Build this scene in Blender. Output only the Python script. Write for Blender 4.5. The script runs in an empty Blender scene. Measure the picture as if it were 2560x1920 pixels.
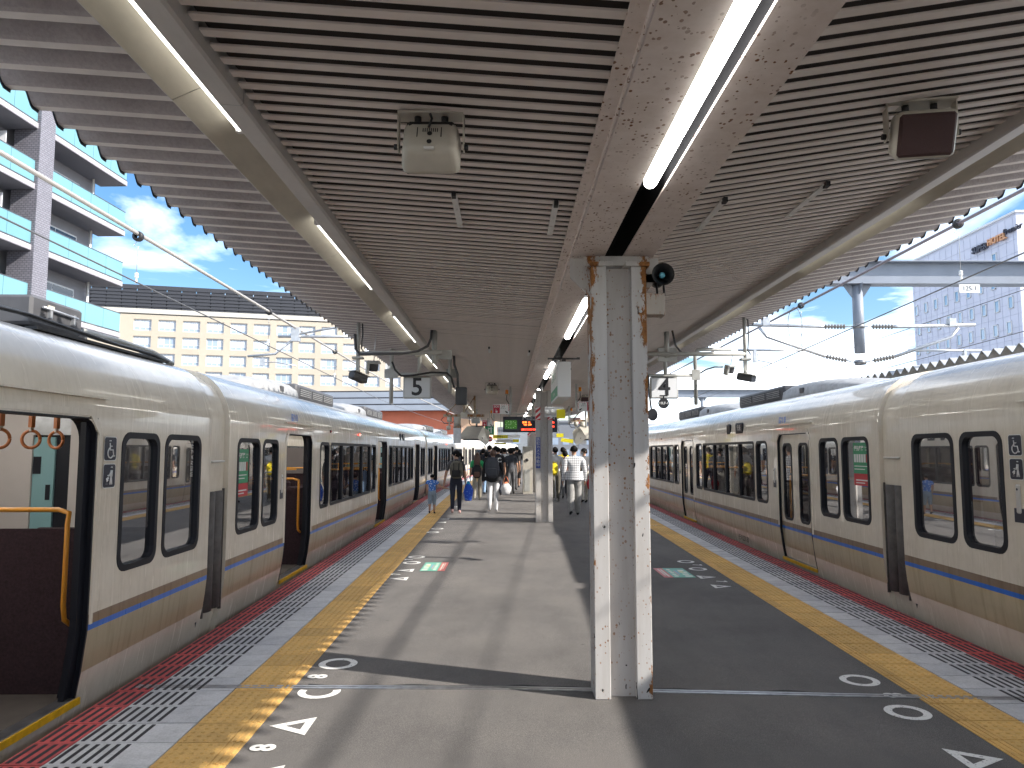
import bpy, bmesh, math, random
from mathutils import Vector, Matrix, Euler, noise
R = math.radians
random.seed(7)
scene = bpy.context.scene
COL = scene.collection

# ---------------------------------------------------------------- camera, sky, sun, exposure
cam_d = bpy.data.cameras.new('camera'); cam = bpy.data.objects.new('camera', cam_d); COL.objects.link(cam)
cam.location = (0, 0, 1.65); cam.rotation_euler = (R(90 + 5.183), 0, R(-0.462))
cam_d.lens = 26.04; cam_d.sensor_width = 36; cam_d.clip_start = 0.05; cam_d.clip_end = 3000
scene.camera = cam

SUN_EL, SUN_AZ = 33.0, 110.5            # azimuth clockwise from +Y
world = bpy.data.worlds.new('World'); scene.world = world; world.use_nodes = True
nt = world.node_tree; nt.nodes.clear()
def wn(t, **k):
    n = nt.nodes.new(t)
    for a, v in k.items(): setattr(n, a, v)
    return n
w_out = wn('ShaderNodeOutputWorld'); w_bg = wn('ShaderNodeBackground'); w_bg.inputs[1].default_value = 0.15
sky = wn('ShaderNodeTexSky', sky_type='NISHITA', sun_disc=False)
sky.sun_elevation = R(SUN_EL); sky.sun_rotation = R(SUN_AZ); sky.air_density = 1.0; sky.dust_density = 0.6; sky.ozone_density = 2.0
tc = wn('ShaderNodeTexCoord'); sep = wn('ShaderNodeSeparateXYZ')
add = wn('ShaderNodeMath', operation='ADD'); add.inputs[1].default_value = 0.16
mx = wn('ShaderNodeMath', operation='MAXIMUM'); mx.inputs[1].default_value = 0.05
dv = wn('ShaderNodeVectorMath', operation='DIVIDE')
cmb = wn('ShaderNodeCombineXYZ')
nz = wn('ShaderNodeTexNoise'); nz.inputs['Scale'].default_value = 1.0; nz.inputs['Detail'].default_value = 7; nz.inputs['Roughness'].default_value = 0.55; nz.inputs['Distortion'].default_value = 0.5
mp = wn('ShaderNodeMapping'); mp.inputs['Scale'].default_value = (1.0, 1.25, 1.0); mp.inputs['Location'].default_value = (8.8, 6.0, 0.0)
rp = wn('ShaderNodeValToRGB'); rp.color_ramp.elements[0].position = 0.42; rp.color_ramp.elements[1].position = 0.66
mixc = wn('ShaderNodeMix', data_type='RGBA'); mixc.inputs[7].default_value = (6.2, 6.5, 6.9, 1)
hsv = wn('ShaderNodeHueSaturation'); hsv.inputs['Saturation'].default_value = 1.25; hsv.inputs['Value'].default_value = 0.30
L = nt.links.new
L(tc.outputs['Generated'], sep.inputs[0]); L(sep.outputs[2], add.inputs[0]); L(add.outputs[0], mx.inputs[0])
for i in range(3): L(mx.outputs[0], cmb.inputs[i])
L(tc.outputs['Generated'], dv.inputs[0]); L(cmb.outputs[0], dv.inputs[1]); L(dv.outputs[0], mp.inputs[0]); L(mp.outputs[0], nz.inputs['Vector'])
nz2 = wn('ShaderNodeTexNoise'); nz2.inputs['Scale'].default_value = 2.6; nz2.inputs['Detail'].default_value = 5; L(mp.outputs[0], nz2.inputs['Vector'])
rp2 = wn('ShaderNodeValToRGB'); rp2.color_ramp.elements[0].position = 0.35; rp2.color_ramp.elements[0].color = (3.4, 3.9, 4.6, 1); rp2.color_ramp.elements[1].position = 0.62; rp2.color_ramp.elements[1].color = (6.2, 6.3, 6.5, 1)
L(nz2.outputs[0], rp2.inputs[0]); L(rp2.outputs[0], mixc.inputs[7])
L(nz.outputs[0], rp.inputs[0]); L(rp.outputs[0], mixc.inputs[0]); L(sky.outputs[0], hsv.inputs['Color']); L(hsv.outputs[0], mixc.inputs[6])
L(mixc.outputs[2], w_bg.inputs[0]); L(w_bg.outputs[0], w_out.inputs[0])

sun_d = bpy.data.lights.new('sun', 'SUN'); sun_d.energy = 2.0; sun_d.angle = R(0.8); sun_d.color = (1.0, 0.94, 0.86)
sun = bpy.data.objects.new('sun', sun_d); COL.objects.link(sun); sun.location = (20, -10, 30)
sdir = Vector((math.sin(R(SUN_AZ)) * math.cos(R(SUN_EL)), math.cos(R(SUN_AZ)) * math.cos(R(SUN_EL)), math.sin(R(SUN_EL))))
sun.rotation_euler = (-sdir).to_track_quat('-Z', 'Y').to_euler()

vs = scene.view_settings; vs.view_transform = 'Standard'; vs.look = 'None'; vs.exposure = 2.3; vs.gamma = 1.0; vs.use_curve_mapping = False
scene.render.engine = 'CYCLES'
scene.cycles.max_bounces = 6; scene.cycles.diffuse_bounces = 4; scene.cycles.glossy_bounces = 3; scene.cycles.transparent_max_bounces = 8; scene.cycles.use_adaptive_sampling = True; scene.cycles.adaptive_threshold = 0.025
scene.cycles.use_denoising = True; scene.cycles.sample_clamp_indirect = 6

# ---------------------------------------------------------------- paths of the place (metres; y runs along the platform)
def cur(y): return 0.00125 * max(0.0, y - 25.0) ** 2
def pathL(y): return -2.75 - 0.006 * y + cur(y)
def pathR(y): return 3.90 + 0.025 * y + cur(y)
def zg(y): return 0.0033 * min(max(y - 4.0, 0.0), 24.0)
def EL(y): return pathL(y) + max(0.05, 0.12 - 0.003 * y)
def ER(y): return pathR(y) - 0.07
CAR = 19.4

# ---------------------------------------------------------------- mesh helpers
class MB:
    def __init__(s): s.v = []; s.f = []; s.m = []; s.sm = []
    def quad(s, a, b, c, d, m=0):
        n = len(s.v); s.v += [a, b, c, d]; s.f.append((n, n+1, n+2, n+3)); s.m.append(m); s.sm.append(False)
    def poly(s, pts, m=0):
        n = len(s.v); s.v += list(pts); s.f.append(tuple(range(n, n+len(pts)))); s.m.append(m); s.sm.append(False)
    def box(s, x0, x1, y0, y1, z0, z1, m=0, mt=None):
        n = len(s.v)
        s.v += [(x0,y0,z0),(x1,y0,z0),(x1,y1,z0),(x0,y1,z0),(x0,y0,z1),(x1,y0,z1),(x1,y1,z1),(x0,y1,z1)]
        if mt is not None:
            for i in range(n, n+8): s.v[i] = tuple(mt @ Vector(s.v[i]))
        for q in ((0,3,2,1),(4,5,6,7),(0,1,5,4),(1,2,6,5),(2,3,7,6),(3,0,4,7)):
            s.f.append(tuple(n+i for i in q)); s.m.append(m); s.sm.append(False)
        return s
    def bbox(s, x0, x1, y0, y1, z0, z1, b=0.01, m=0, mt=None, seg=1):
        bm = bmesh.new(); bmesh.ops.create_cube(bm, size=1)
        bmesh.ops.scale(bm, vec=(x1-x0, y1-y0, z1-z0), verts=bm.verts); bmesh.ops.translate(bm, vec=((x0+x1)/2,(y0+y1)/2,(z0+z1)/2), verts=bm.verts)
        bmesh.ops.bevel(bm, geom=list(bm.edges), offset=b, segments=seg, affect='EDGES', profile=0.5)
        if mt is not None: bm.transform(mt)
        s.addbm(bm, m, seg > 1); bm.free(); return s
    def addbm(s, bm, m=0, smooth=False):
        bm.verts.index_update(); n = len(s.v)
        s.v += [tuple(v.co) for v in bm.verts]
        for f in bm.faces: s.f.append(tuple(n+v.index for v in f.verts)); s.m.append(m); s.sm.append(smooth)
    def cyl(s, p0, p1, r, n=10, m=0, r1=None, cap=True):
        p0 = Vector(p0); p1 = Vector(p1); d = (p1-p0).normalized(); a = d.orthogonal().normalized(); b = d.cross(a); r1 = r if r1 is None else r1
        k = len(s.v)
        for p, rr in ((p0, r), (p1, r1)):
            for i in range(n):
                t = 2*math.pi*i/n; s.v.append(tuple(p + (a*math.cos(t)+b*math.sin(t))*rr))
        for i in range(n):
            j = (i+1) % n; s.f.append((k+i, k+j, k+n+j, k+n+i)); s.m.append(m); s.sm.append(True)
        if cap:
            s.f.append(tuple(k+i for i in reversed(range(n)))); s.f.append(tuple(k+n+i for i in range(n))); s.m += [m, m]; s.sm += [False, False]
        return s
    def tube(s, pts, r, n=8, m=0):
        pts = [Vector(p) for p in pts]; k = len(s.v); up = None
        for i, p in enumerate(pts):
            d = (pts[min(i+1, len(pts)-1)] - pts[max(i-1, 0)]).normalized()
            if up is None: a = d.orthogonal().normalized()
            else: a = (up - d*up.dot(d)).normalized()
            up = a; b = d.cross(a); rr = r[i] if isinstance(r, (list, tuple)) else r
            for q in range(n):
                t = 2*math.pi*q/n; s.v.append(tuple(p + (a*math.cos(t)+b*math.sin(t))*rr))
        for i in range(len(pts)-1):
            for q in range(n):
                j = (q+1) % n; s.f.append((k+i*n+q, k+i*n+j, k+(i+1)*n+j, k+(i+1)*n+q)); s.m.append(m); s.sm.append(True)
        e = k+(len(pts)-1)*n
        s.f.append(tuple(k+i for i in reversed(range(n)))); s.f.append(tuple(e+i for i in range(n))); s.m += [m, m]; s.sm += [False, False]
        return s
    def lathe(s, prof, origin, axis, n=16, m=0):
        o = Vector(origin); d = Vector(axis).normalized(); a = d.orthogonal().normalized(); b = d.cross(a); k = len(s.v)
        for (r, h) in prof:
            for i in range(n):
                t = 2*math.pi*i/n; s.v.append(tuple(o + d*h + (a*math.cos(t)+b*math.sin(t))*r))
        for q in range(len(prof)-1):
            for i in range(n):
                j = (i+1) % n; s.f.append((k+q*n+i, k+q*n+j, k+(q+1)*n+j, k+(q+1)*n+i)); s.m.append(m); s.sm.append(True)
        return s
    def prism(s, poly, axis, c0, c1, m=0):
        # poly: 2-D points; axis 'x','y','z' is the extrusion axis
        def P(a, b, c): return {'x': (c, a, b), 'y': (a, c, b), 'z': (a, b, c)}[axis]
        n = len(poly); k = len(s.v)
        s.v += [P(a, b, c0) for a, b in poly] + [P(a, b, c1) for a, b in poly]
        for i in range(n):
            j = (i+1) % n; s.f.append((k+i, k+j, k+n+j, k+n+i)); s.m.append(m); s.sm.append(False)
        s.f.append(tuple(k+i for i in range(n))); s.f.append(tuple(k+n+i for i in reversed(range(n)))); s.m += [m, m]; s.sm += [False, False]
        return s
    def sheet(s, rows, m=0, smooth=False, closed=False):
        # rows: list of equal-length point lists
        k = len(s.v); n = len(rows[0])
        for r in rows: s.v += [tuple(p) for p in r]
        for i in range(len(rows)-1):
            for j in range(n-1 if not closed else n):
                jj = (j+1) % n
                s.f.append((k+i*n+j, k+i*n+jj, k+(i+1)*n+jj, k+(i+1)*n+j)); s.m.append(m if not callable(m) else m(i, j)); s.sm.append(smooth)
        return s
    def sphere(s, c, rx, ry, rz, nu=14, nv=9, m=0):
        rows = []
        for i in range(nv+1):
            p = math.pi*i/nv
            rows.append([(c[0]+rx*math.sin(p)*math.cos(2*math.pi*j/nu), c[1]+ry*math.sin(p)*math.sin(2*math.pi*j/nu), c[2]+rz*math.cos(p)) for j in range(nu)])
        return s.sheet(rows, m, True, True)
    def mesh(s, name, mats):
        me = bpy.data.meshes.new(name); me.from_pydata(s.v, [], s.f)
        for mt in (mats if isinstance(mats, (list, tuple)) else [mats]): me.materials.append(mt)
        me.polygons.foreach_set('material_index', s.m); me.polygons.foreach_set('use_smooth', s.sm)
        bm = bmesh.new(); bm.from_mesh(me); bmesh.ops.remove_doubles(bm, verts=bm.verts, dist=1e-5); bmesh.ops.recalc_face_normals(bm, faces=bm.faces); bm.to_mesh(me); bm.free()
        me.update(); return me

def link(o, parent=None):
    COL.objects.link(o)
    if parent is not None: o.parent = parent
    return o
def obj(name, mb, mats, parent=None, loc=(0,0,0), rot=(0,0,0)):
    me = mb.mesh(name, mats) if isinstance(mb, MB) else mb
    o = bpy.data.objects.new(name, me); o.location = loc; o.rotation_euler = rot
    return link(o, parent)
def tag(o, label=None, cat=None, group=None, kind=None):
    for k, v in (('label', label), ('category', cat), ('group', group), ('kind', kind)):
        if v: o[k] = v
    return o
def thing(name, label, cat, loc=(0,0,0), rot=(0,0,0), group=None):
    o = bpy.data.objects.new(name, None); o.empty_display_size = 0.2; o.location = loc; o.rotation_euler = rot
    link(o); return tag(o, label, cat, group)
def part(name, me, parent, loc=(0,0,0), rot=(0,0,0)):      # another object on shared mesh data
    o = bpy.data.objects.new(name, me); o.location = loc; o.rotation_euler = rot
    return link(o, parent)
TMP = bpy.data.scenes.new('workbench')       # scratch scene: evaluates text and skin modifiers quickly
def evaluated_mesh(o):
    TMP.collection.objects.link(o)
    with bpy.context.temp_override(scene=TMP, view_layer=TMP.view_layers[0]): dg = bpy.context.evaluated_depsgraph_get(); dg.update()
    me = bpy.data.meshes.new_from_object(o.evaluated_get(dg)); TMP.collection.objects.unlink(o); return me
def text_mesh(body, size=1.0, extrude=0.0, align='CENTER', valign='CENTER', shear=0.0, bold=0.0, name='lettering'):
    c = bpy.data.curves.new('tmp_text', 'FONT'); c.body = body; c.size = size; c.extrude = extrude; c.align_x = align; c.align_y = valign; c.shear = shear; c.offset = bold; c.resolution_u = 3
    o = bpy.data.objects.new('tmp_text', c); me = evaluated_mesh(o); me.name = name; me.materials.clear()
    bpy.data.objects.remove(o); bpy.data.curves.remove(c)
    return me
def lettering(body, size, mat, parent, loc, rot=(R(90),0,0), extrude=0.001, name='lettering', align='CENTER', shear=0.0, bold=0.0):
    me = text_mesh(body, size, extrude, align, 'CENTER', shear, bold, name); me.materials.append(mat)
    o = bpy.data.objects.new(name, me); o.location = loc; o.rotation_euler = rot
    return link(o, parent)
# ---------------------------------------------------------------- materials
def mat(name, col, rough=0.6, metal=0.0, var=0.0, vscale=6.0, bump=0.0, bscale=40.0, streak=None, coat=0.0, spec=0.5, stretch=(1,1,1), detail=5.0):
    m = bpy.data.materials.new(name); m.use_nodes = True; t = m.node_tree; b = t.nodes['Principled BSDF']
    b.inputs['Roughness'].default_value = rough; b.inputs['Metallic'].default_value = metal
    b.inputs['Specular IOR Level'].default_value = spec
    if coat: b.inputs['Coat Weight'].default_value = coat; b.inputs['Coat Roughness'].default_value = 0.06
    c4 = tuple(col) + (1,)
    b.inputs['Base Color'].default_value = c4
    tc = t.nodes.new('ShaderNodeTexCoord'); mp = t.nodes.new('ShaderNodeMapping'); mp.inputs['Scale'].default_value = stretch
    t.links.new(tc.outputs['Object'], mp.inputs[0])
    if var > 0:
        n = t.nodes.new('ShaderNodeTexNoise'); n.inputs['Scale'].default_value = vscale; n.inputs['Detail'].default_value = detail; n.inputs['Roughness'].default_value = 0.6
        t.links.new(mp.outputs[0], n.inputs['Vector'])
        r = t.nodes.new('ShaderNodeValToRGB'); r.color_ramp.elements[0].position = 0.3; r.color_ramp.elements[1].position = 0.7
        r.color_ramp.elements[0].color = tuple(x*(1-var) for x in col) + (1,); r.color_ramp.elements[1].color = tuple(min(1, x*(1+var)) for x in col) + (1,)
        t.links.new(n.outputs[0], r.inputs[0]); t.links.new(r.outputs[0], b.inputs['Base Color'])
    if bump > 0:
        n2 = t.nodes.new('ShaderNodeTexNoise'); n2.inputs['Scale'].default_value = bscale; n2.inputs['Detail'].default_value = 4
        t.links.new(mp.outputs[0], n2.inputs['Vector'])
        bp = t.nodes.new('ShaderNodeBump'); bp.inputs['Strength'].default_value = bump; bp.inputs['Distance'].default_value = 0.01
        t.links.new(n2.outputs[0], bp.inputs['Height']); t.links.new(bp.outputs[0], b.inputs['Normal'])
    return m
def emis(name, col, s):
    m = bpy.data.materials.new(name); m.use_nodes = True; b = m.node_tree.nodes['Principled BSDF']
    b.inputs['Base Color'].default_value = tuple(col) + (1,); b.inputs['Emission Color'].default_value = tuple(col) + (1,); b.inputs['Emission Strength'].default_value = s
    b.inputs['Roughness'].default_value = 0.4
    return m
def ramp(t, fac, stops, const=False):
    r = t.nodes.new('ShaderNodeValToRGB'); cr = r.color_ramp
    if const: cr.interpolation = 'CONSTANT'
    while len(cr.elements) < len(stops): cr.elements.new(0.5)
    for e, (p, c) in zip(cr.elements, stops): e.position = p; e.color = tuple(c) + (1,)
    t.links.new(fac, r.inputs[0]); return r
def node(t, ty, **k):
    n = t.nodes.new(ty)
    for a, v in k.items():
        if a in n.inputs: n.inputs[a].default_value = v
        else: setattr(n, a, v)
    return n
def math_n(t, op, a, b=None):
    n = t.nodes.new('ShaderNodeMath'); n.operation = op
    for i, x in enumerate((a, b)):
        if x is None: continue
        if isinstance(x, (int, float)): n.inputs[i].default_value = x
        else: t.links.new(x, n.inputs[i])
    return n.outputs[0]
def mixrgb(t, fac, a, b, mode='MIX'):
    n = t.nodes.new('ShaderNodeMix'); n.data_type = 'RGBA'; n.blend_type = mode
    for s, x in ((n.inputs[0], fac), (n.inputs[6], a), (n.inputs[7], b)):
        if isinstance(x, (int, float)): s.default_value = x
        elif isinstance(x, tuple): s.default_value = x + (1,) if len(x) == 3 else x
        else: t.links.new(x, s)
    return n.outputs[2]
def base(m): return m.node_tree, m.node_tree.nodes['Principled BSDF']
def noise_n(t, vec, scale, detail=5, rough=0.6, dist=0.0):
    n = node(t, 'ShaderNodeTexNoise', Scale=scale, Detail=detail, Roughness=rough, Distortion=dist)
    if vec is not None: t.links.new(vec, n.inputs['Vector'])
    return n.outputs[0]
def mapped(t, scale, src='Object'):
    tc = t.nodes.new('ShaderNodeTexCoord'); mp = t.nodes.new('ShaderNodeMapping'); mp.inputs['Scale'].default_value = scale
    t.links.new(tc.outputs[src], mp.inputs[0]); return mp.outputs[0]
def bump_n(t, b, h, strength, dist=0.01):
    bp = node(t, 'ShaderNodeBump', Strength=strength, Distance=dist); t.links.new(h, bp.inputs['Height']); t.links.new(bp.outputs[0], b.inputs['Normal'])

M = {}
# asphalt: aggregate speckle, broad worn patches, a few dark stains
m = M['asphalt'] = mat('asphalt', (0.1, 0.1, 0.1), 0.88); t, b = base(m); o = mapped(t, (1, 1, 1))
sp = noise_n(t, o, 260, 2, 0.7); br = noise_n(t, o, 0.7, 4, 0.6); mid = noise_n(t, mapped(t, (1, .35, 1)), 3.0, 5, 0.65)
c = ramp(t, sp, [(0.3, (0.062, 0.057, 0.056)), (0.52, (0.112, 0.104, 0.099)), (0.72, (0.23, 0.215, 0.2))]).outputs[0]
c = mixrgb(t, 1.0, c, ramp(t, br, [(0.25, (0.68, 0.67, 0.68)), (0.5, (0.95, .95, .95)), (0.75, (1.16, 1.14, 1.12))]).outputs[0], 'MULTIPLY')
c = mixrgb(t, 1.0, c, ramp(t, mid, [(0.25, (0.8, 0.8, 0.8)), (0.5, (1, 1, 1)), (0.75, (1.08, 1.07, 1.05))]).outputs[0], 'MULTIPLY')
vo = node(t, 'ShaderNodeTexVoronoi', Scale=1.7); t.links.new(o, vo.inputs['Vector'])
c = mixrgb(t, 1.0, c, ramp(t, vo.outputs['Distance'], [(0.0, (0.5, 0.5, 0.5)), (0.02, (0.55, 0.55, 0.55)), (0.035, (1, 1, 1))]).outputs[0], 'MULTIPLY')
t.links.new(c, b.inputs['Base Color']); bump_n(t, b, sp, 0.55, 0.004)
def tilemat(name, col, dirt=0.3, rough=0.75):
    m = mat(name, col, rough); t, b = base(m); g = mapped(t, (1, 1, 1)); oi = t.nodes.new('ShaderNodeObjectInfo')
    ad = node(t, 'ShaderNodeVectorMath', operation='ADD'); t.links.new(g, ad.inputs[0])
    cb = t.nodes.new('ShaderNodeCombineXYZ'); t.links.new(math_n(t, 'MULTIPLY', oi.outputs['Random'], 57.0), cb.inputs[0]); t.links.new(cb.outputs[0], ad.inputs[1])
    n = noise_n(t, ad.outputs[0], 7, 6, 0.7); f = noise_n(t, ad.outputs[0], 90, 3, 0.6)
    c = mixrgb(t, 1.0, tuple(col), ramp(t, n, [(0.28, tuple([1-dirt]*3)), (0.55, (1, 1, 1)), (0.8, (1.06, 1.05, 1.04))]).outputs[0], 'MULTIPLY')
    c = mixrgb(t, 1.0, c, ramp(t, f, [(0.3, (0.86, 0.86, 0.86)), (0.7, (1.1, 1.1, 1.1))]).outputs[0], 'MULTIPLY')
    c = mixrgb(t, 1.0, c, ramp(t, oi.outputs['Random'], [(0, (0.86, 0.86, 0.87)), (1, (1.08, 1.07, 1.05))]).outputs[0], 'MULTIPLY')
    t.links.new(c, b.inputs['Base Color']); bump_n(t, b, f, 0.25, 0.004); return m
M['tile_yellow'] = tilemat('yellow tactile block', (0.66, 0.40, 0.12), 0.2)
M['tile_grey'] = tilemat('grey concrete edge block', (0.54, 0.54, 0.555), 0.25)
M['tile_red'] = tilemat('red edge block', (0.58, 0.095, 0.095), 0.4)
M['slot'] = mat('black anti slip strip', (0.028, 0.026, 0.03), 0.85, bump=0.2)
M['paint_white'] = mat('worn white road paint', (0.66, 0.65, 0.62), 0.7)
t, b = base(M['paint_white']); o = mapped(t, (1, 1, 1)); c = mixrgb(t, ramp(t, noise_n(t, o, 55, 5, 0.75), [(0.36, (1, 1, 1)), (0.43, (0, 0, 0))]).outputs[0], (0.7, 0.69, 0.66), (0.2, 0.19, 0.18)); t.links.new(c, b.inputs['Base Color'])
M['concrete'] = mat('platform concrete', (0.22, 0.215, 0.2), 0.9, var=0.25, vscale=2, bump=0.3)
M['ballast'] = mat('track ballast', (0.1, 0.085, 0.07), 0.95, var=0.6, vscale=30, bump=1.0, bscale=25)
M['ground'] = mat('ground', (0.16, 0.15, 0.14), 0.95, var=0.2, vscale=.1)
M['rail_steel'] = mat('rail steel', (0.2, 0.13, 0.09), 0.5, 0.7)
M['joint_metal'] = mat('metal joint strip', (0.3, 0.3, 0.31), 0.35, 0.8, var=0.3, vscale=12, bump=0.1)
M['joint_dark'] = mat('joint gap', (0.02, 0.02, 0.02), 0.9)
# painted steel with rust: spots everywhere, patches by noise
def rusty(name, col, spots=0.5, patch=0.62, edge=None, rustcol=(0.27, 0.115, 0.035), edgew=0.03, chips=False):
    m = mat(name, col, 0.55); t, b = base(m); o = mapped(t, (1, 1, 1))
    geo = mapped(t, (1, 1, 0.45)); n1 = noise_n(t, geo, 9, 8, 0.75); n2 = noise_n(t, mapped(t, (1, 1, 1)), 42, 3, 0.6, 0.5); n3 = noise_n(t, mapped(t, (1, 1, 0.15)), 12, 5, 0.6)
    c = mixrgb(t, 1.0, tuple(col), ramp(t, n3, [(0.25, (0.86, 0.83, 0.8)), (0.6, (1, 1, 1)), (0.8, (1.05, 1.05, 1.05))]).outputs[0], 'MULTIPLY')
    vd = node(t, 'ShaderNodeTexVoronoi', Scale=58.0, Randomness=1.0); t.links.new(mapped(t, (1, .8, .8)), vd.inputs['Vector']); rr = t.nodes.new('ShaderNodeSeparateColor'); t.links.new(vd.outputs['Color'], rr.inputs[0])
    dr = math_n(t, 'SUBTRACT', math_n(t, 'MULTIPLY', math_n(t, 'POWER', rr.outputs[0], 4.0), 0.60-0.9*(spots-.55)), vd.outputs['Distance'])
    f1 = ramp(t, dr, [(0.0, (0, 0, 0)), (0.05, (1, 1, 1))]).outputs[0]
    zone = ramp(t, noise_n(t, o, 2.2, 3, 0.5), [(0.3, (0, 0, 0)), (0.6, (1, 1, 1))]).outputs[0]
    f1 = math_n(t, 'MULTIPLY', f1, zone)
    f = f1
    if patch < 1:
        f = math_n(t, 'MAXIMUM', f, ramp(t, n1, [(patch, (0, 0, 0)), (patch+0.03, (1, 1, 1))]).outputs[0])
    if edge:
        sx = t.nodes.new('ShaderNodeSeparateXYZ'); t.links.new(o, sx.inputs[0])
        for ex, w in edge:
            d = math_n(t, 'ABSOLUTE', math_n(t, 'SUBTRACT', sx.outputs[0], ex))
            d = math_n(t, 'ADD', d, math_n(t, 'MULTIPLY', math_n(t, 'SUBTRACT', 0.5, n1), 0.34))
            hz = ramp(t, math_n(t, 'DIVIDE', sx.outputs[2], 4.0), [(0.1, (0.0, 0, 0)), (0.42, (0.02, .02, .02)), (0.62, (0.05, .05, .05))]).outputs[0]
            e = ramp(t, math_n(t, 'SUBTRACT', d, math_n(t, 'ADD', hz, w-0.035)), [(0.0, (1, 1, 1)), (0.012, (0, 0, 0))]).outputs[0]
            f = math_n(t, 'MAXIMUM', f, e)
    rc = ramp(t, noise_n(t, o, 30, 4, 0.7), [(0.3, tuple(x*0.45 for x in rustcol)), (0.7, tuple(x*1.35 for x in rustcol))]).outputs[0]
    c = mixrgb(t, f, c, rc)
    if chips:
        nc = noise_n(t, mapped(t, (1.3, 1, 0.55)), 15, 2, 0.5, 0.6); hz = t.nodes.new('ShaderNodeSeparateXYZ'); t.links.new(o, hz.inputs[0])
        low = ramp(t, math_n(t, 'DIVIDE', hz.outputs[2], 4.0), [(0.0, (0.05, .05, .05)), (0.3, (0, 0, 0))]).outputs[0]
        ch = ramp(t, math_n(t, 'ADD', nc, low), [(0.735, (0, 0, 0)), (0.75, (1, 1, 1))]).outputs[0]
        c = mixrgb(t, ch, c, (0.018, 0.016, 0.016)); f = math_n(t, 'MAXIMUM', f, ch)
    t.links.new(c, b.inputs['Base Color'])
    t.links.new(ramp(t, f, [(0, (0.5, .5, .5)), (1, (0.95, .95, .95))]).outputs[0], b.inputs['Roughness'])
    bump_n(t, b, math_n(t, 'MULTIPLY', f, -1.0), 0.35, 0.004)
    return m
M['column'] = rusty('rusty painted column steel', (0.47, 0.46, 0.455), 0.74, 0.70, edge=[(-0.19, -0.004), (0.19, 0.010)], chips=True)
M['column_far'] = rusty('painted column steel', (0.47, 0.45, 0.43), 0.7, 0.76)
M['column_web'] = rusty('rust speckled column web', (0.43, 0.41, 0.40), 0.62, 0.70, chips=True)
M['beam'] = rusty('rust pitted beam paint', (0.74, 0.66, 0.615), 0.585, 0.80, rustcol=(0.2, 0.09, 0.04))
M['rust_box'] = rusty('rusty box', (0.42, 0.38, 0.34), 0.6, 0.53, rustcol=(0.3, 0.1, 0.03))
M['rust_frame'] = rusty('rusty steel frame', (0.32, 0.27, 0.2), 0.56, 0.5)
M['slat'] = mat('aluminium ceiling slat', (0.72, 0.655, 0.615), 0.5, 0.0, var=0.10, vscale=3, stretch=(1, 1, 1))
M['slat_gap_shade'] = mat('ceiling recess shade', (0.035, 0.028, 0.025), 0.8, var=0.2, vscale=2)  # shade between the slats put into the backing colour
# eaves: sprayed lining, lumpy
m = M['eave'] = mat('lumpy sprayed eave lining', (0.26, 0.245, 0.235), 0.75); t, b = base(m); o = mapped(t, (1, 1, 1))
n = noise_n(t, o, 60, 4, 0.6, 0.3); n2 = noise_n(t, o, 3, 4); c = mixrgb(t, 1.0, (0.40, 0.37, 0.375), ramp(t, n2, [(0.3, (0.82, 0.8, 0.8)), (0.7, (1.1, 1.1, 1.1))]).outputs[0], 'MULTIPLY')
t.links.new(mixrgb(t, 1.0, c, ramp(t, n, [(0.3, (0.86, 0.86, 0.86)), (0.6, (1.03, 1.03, 1.03))]).outputs[0], 'MULTIPLY'), b.inputs['Base Color']); bump_n(t, b, n, 0.5, 0.008)
M['eave_strip'] = mat('pale eave rib', (0.66, 0.62, 0.60), .55, var=.1, vscale=8); M['eave_edge'] = mat('eave edge trim', (0.06, 0.075, 0.1), 0.5)  # flat rib bottoms are paler and smoother than the lining
M['trough'] = mat('light trough paint', (0.52, 0.50, 0.485), 0.42, var=0.12, vscale=5, stretch=(1, .4, 1))
M['reflector'] = mat('light trough reflector', (0.46, 0.43, 0.36), 0.4, var=0.15, vscale=7, stretch=(1, .35, 1))
M['roof_top'] = mat('roof sheet top', (0.3, 0.32, 0.34), 0.6)
M['tube_on'] = emis('lit fluorescent tube', (1.0, 0.98, 0.93), 5.0)
M['tube_trough'] = emis('lit trough tube', (1.0, 0.98, 0.92), 1.0)
M['black'] = mat('black rubber', (0.012, 0.012, 0.014), 0.55)
M['dark'] = mat('slot shade black', (0.006, 0.006, 0.007), 0.9, spec=.1)  # near black standing in for the shade inside the beam slot
M['grey_paint'] = mat('grey painted pipe', (0.36, 0.36, 0.34), 0.45, var=0.12, vscale=8)
M['grey_blue'] = mat('grey blue steel', (0.19, 0.215, 0.26), 0.5, var=0.1, vscale=2)
M['cable'] = mat('black cable', (0.02, 0.02, 0.022), 0.5)
M['cable_grey'] = mat('dark grey conduit', (0.07, 0.07, 0.075), 0.5)
M['steel'] = mat('galvanised steel', (0.45, 0.46, 0.48), 0.38, 0.7, var=0.15, vscale=10)
M['wire'] = mat('stranded wire', (0.36, 0.33, 0.31), 0.5, 0.5)
M['white'] = mat('white paint', (0.72, 0.72, 0.71), 0.4, var=0.05, vscale=4)
M['white_sheet'] = mat('white sign face', (0.7, 0.71, 0.73), 0.35)
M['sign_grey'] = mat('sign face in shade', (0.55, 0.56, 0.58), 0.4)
M['beige_plastic'] = mat('beige plastic', (0.46, 0.43, 0.37), 0.4, var=0.08, vscale=8)
M['spk_grille'] = mat('maroon speaker grille', (0.06, 0.028, 0.028), 0.7, bump=0.6, bscale=300)
M['red'] = mat('red', (0.5, 0.02, 0.03), 0.4)
M['blue_sign'] = mat('blue sign', (0.03, 0.06, 0.28), 0.4)
M['green'] = mat('green sign', (0.02, 0.28, 0.12), 0.4)
M['yellow'] = mat('yellow sign', (0.7, 0.62, 0.02), 0.4)
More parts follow.
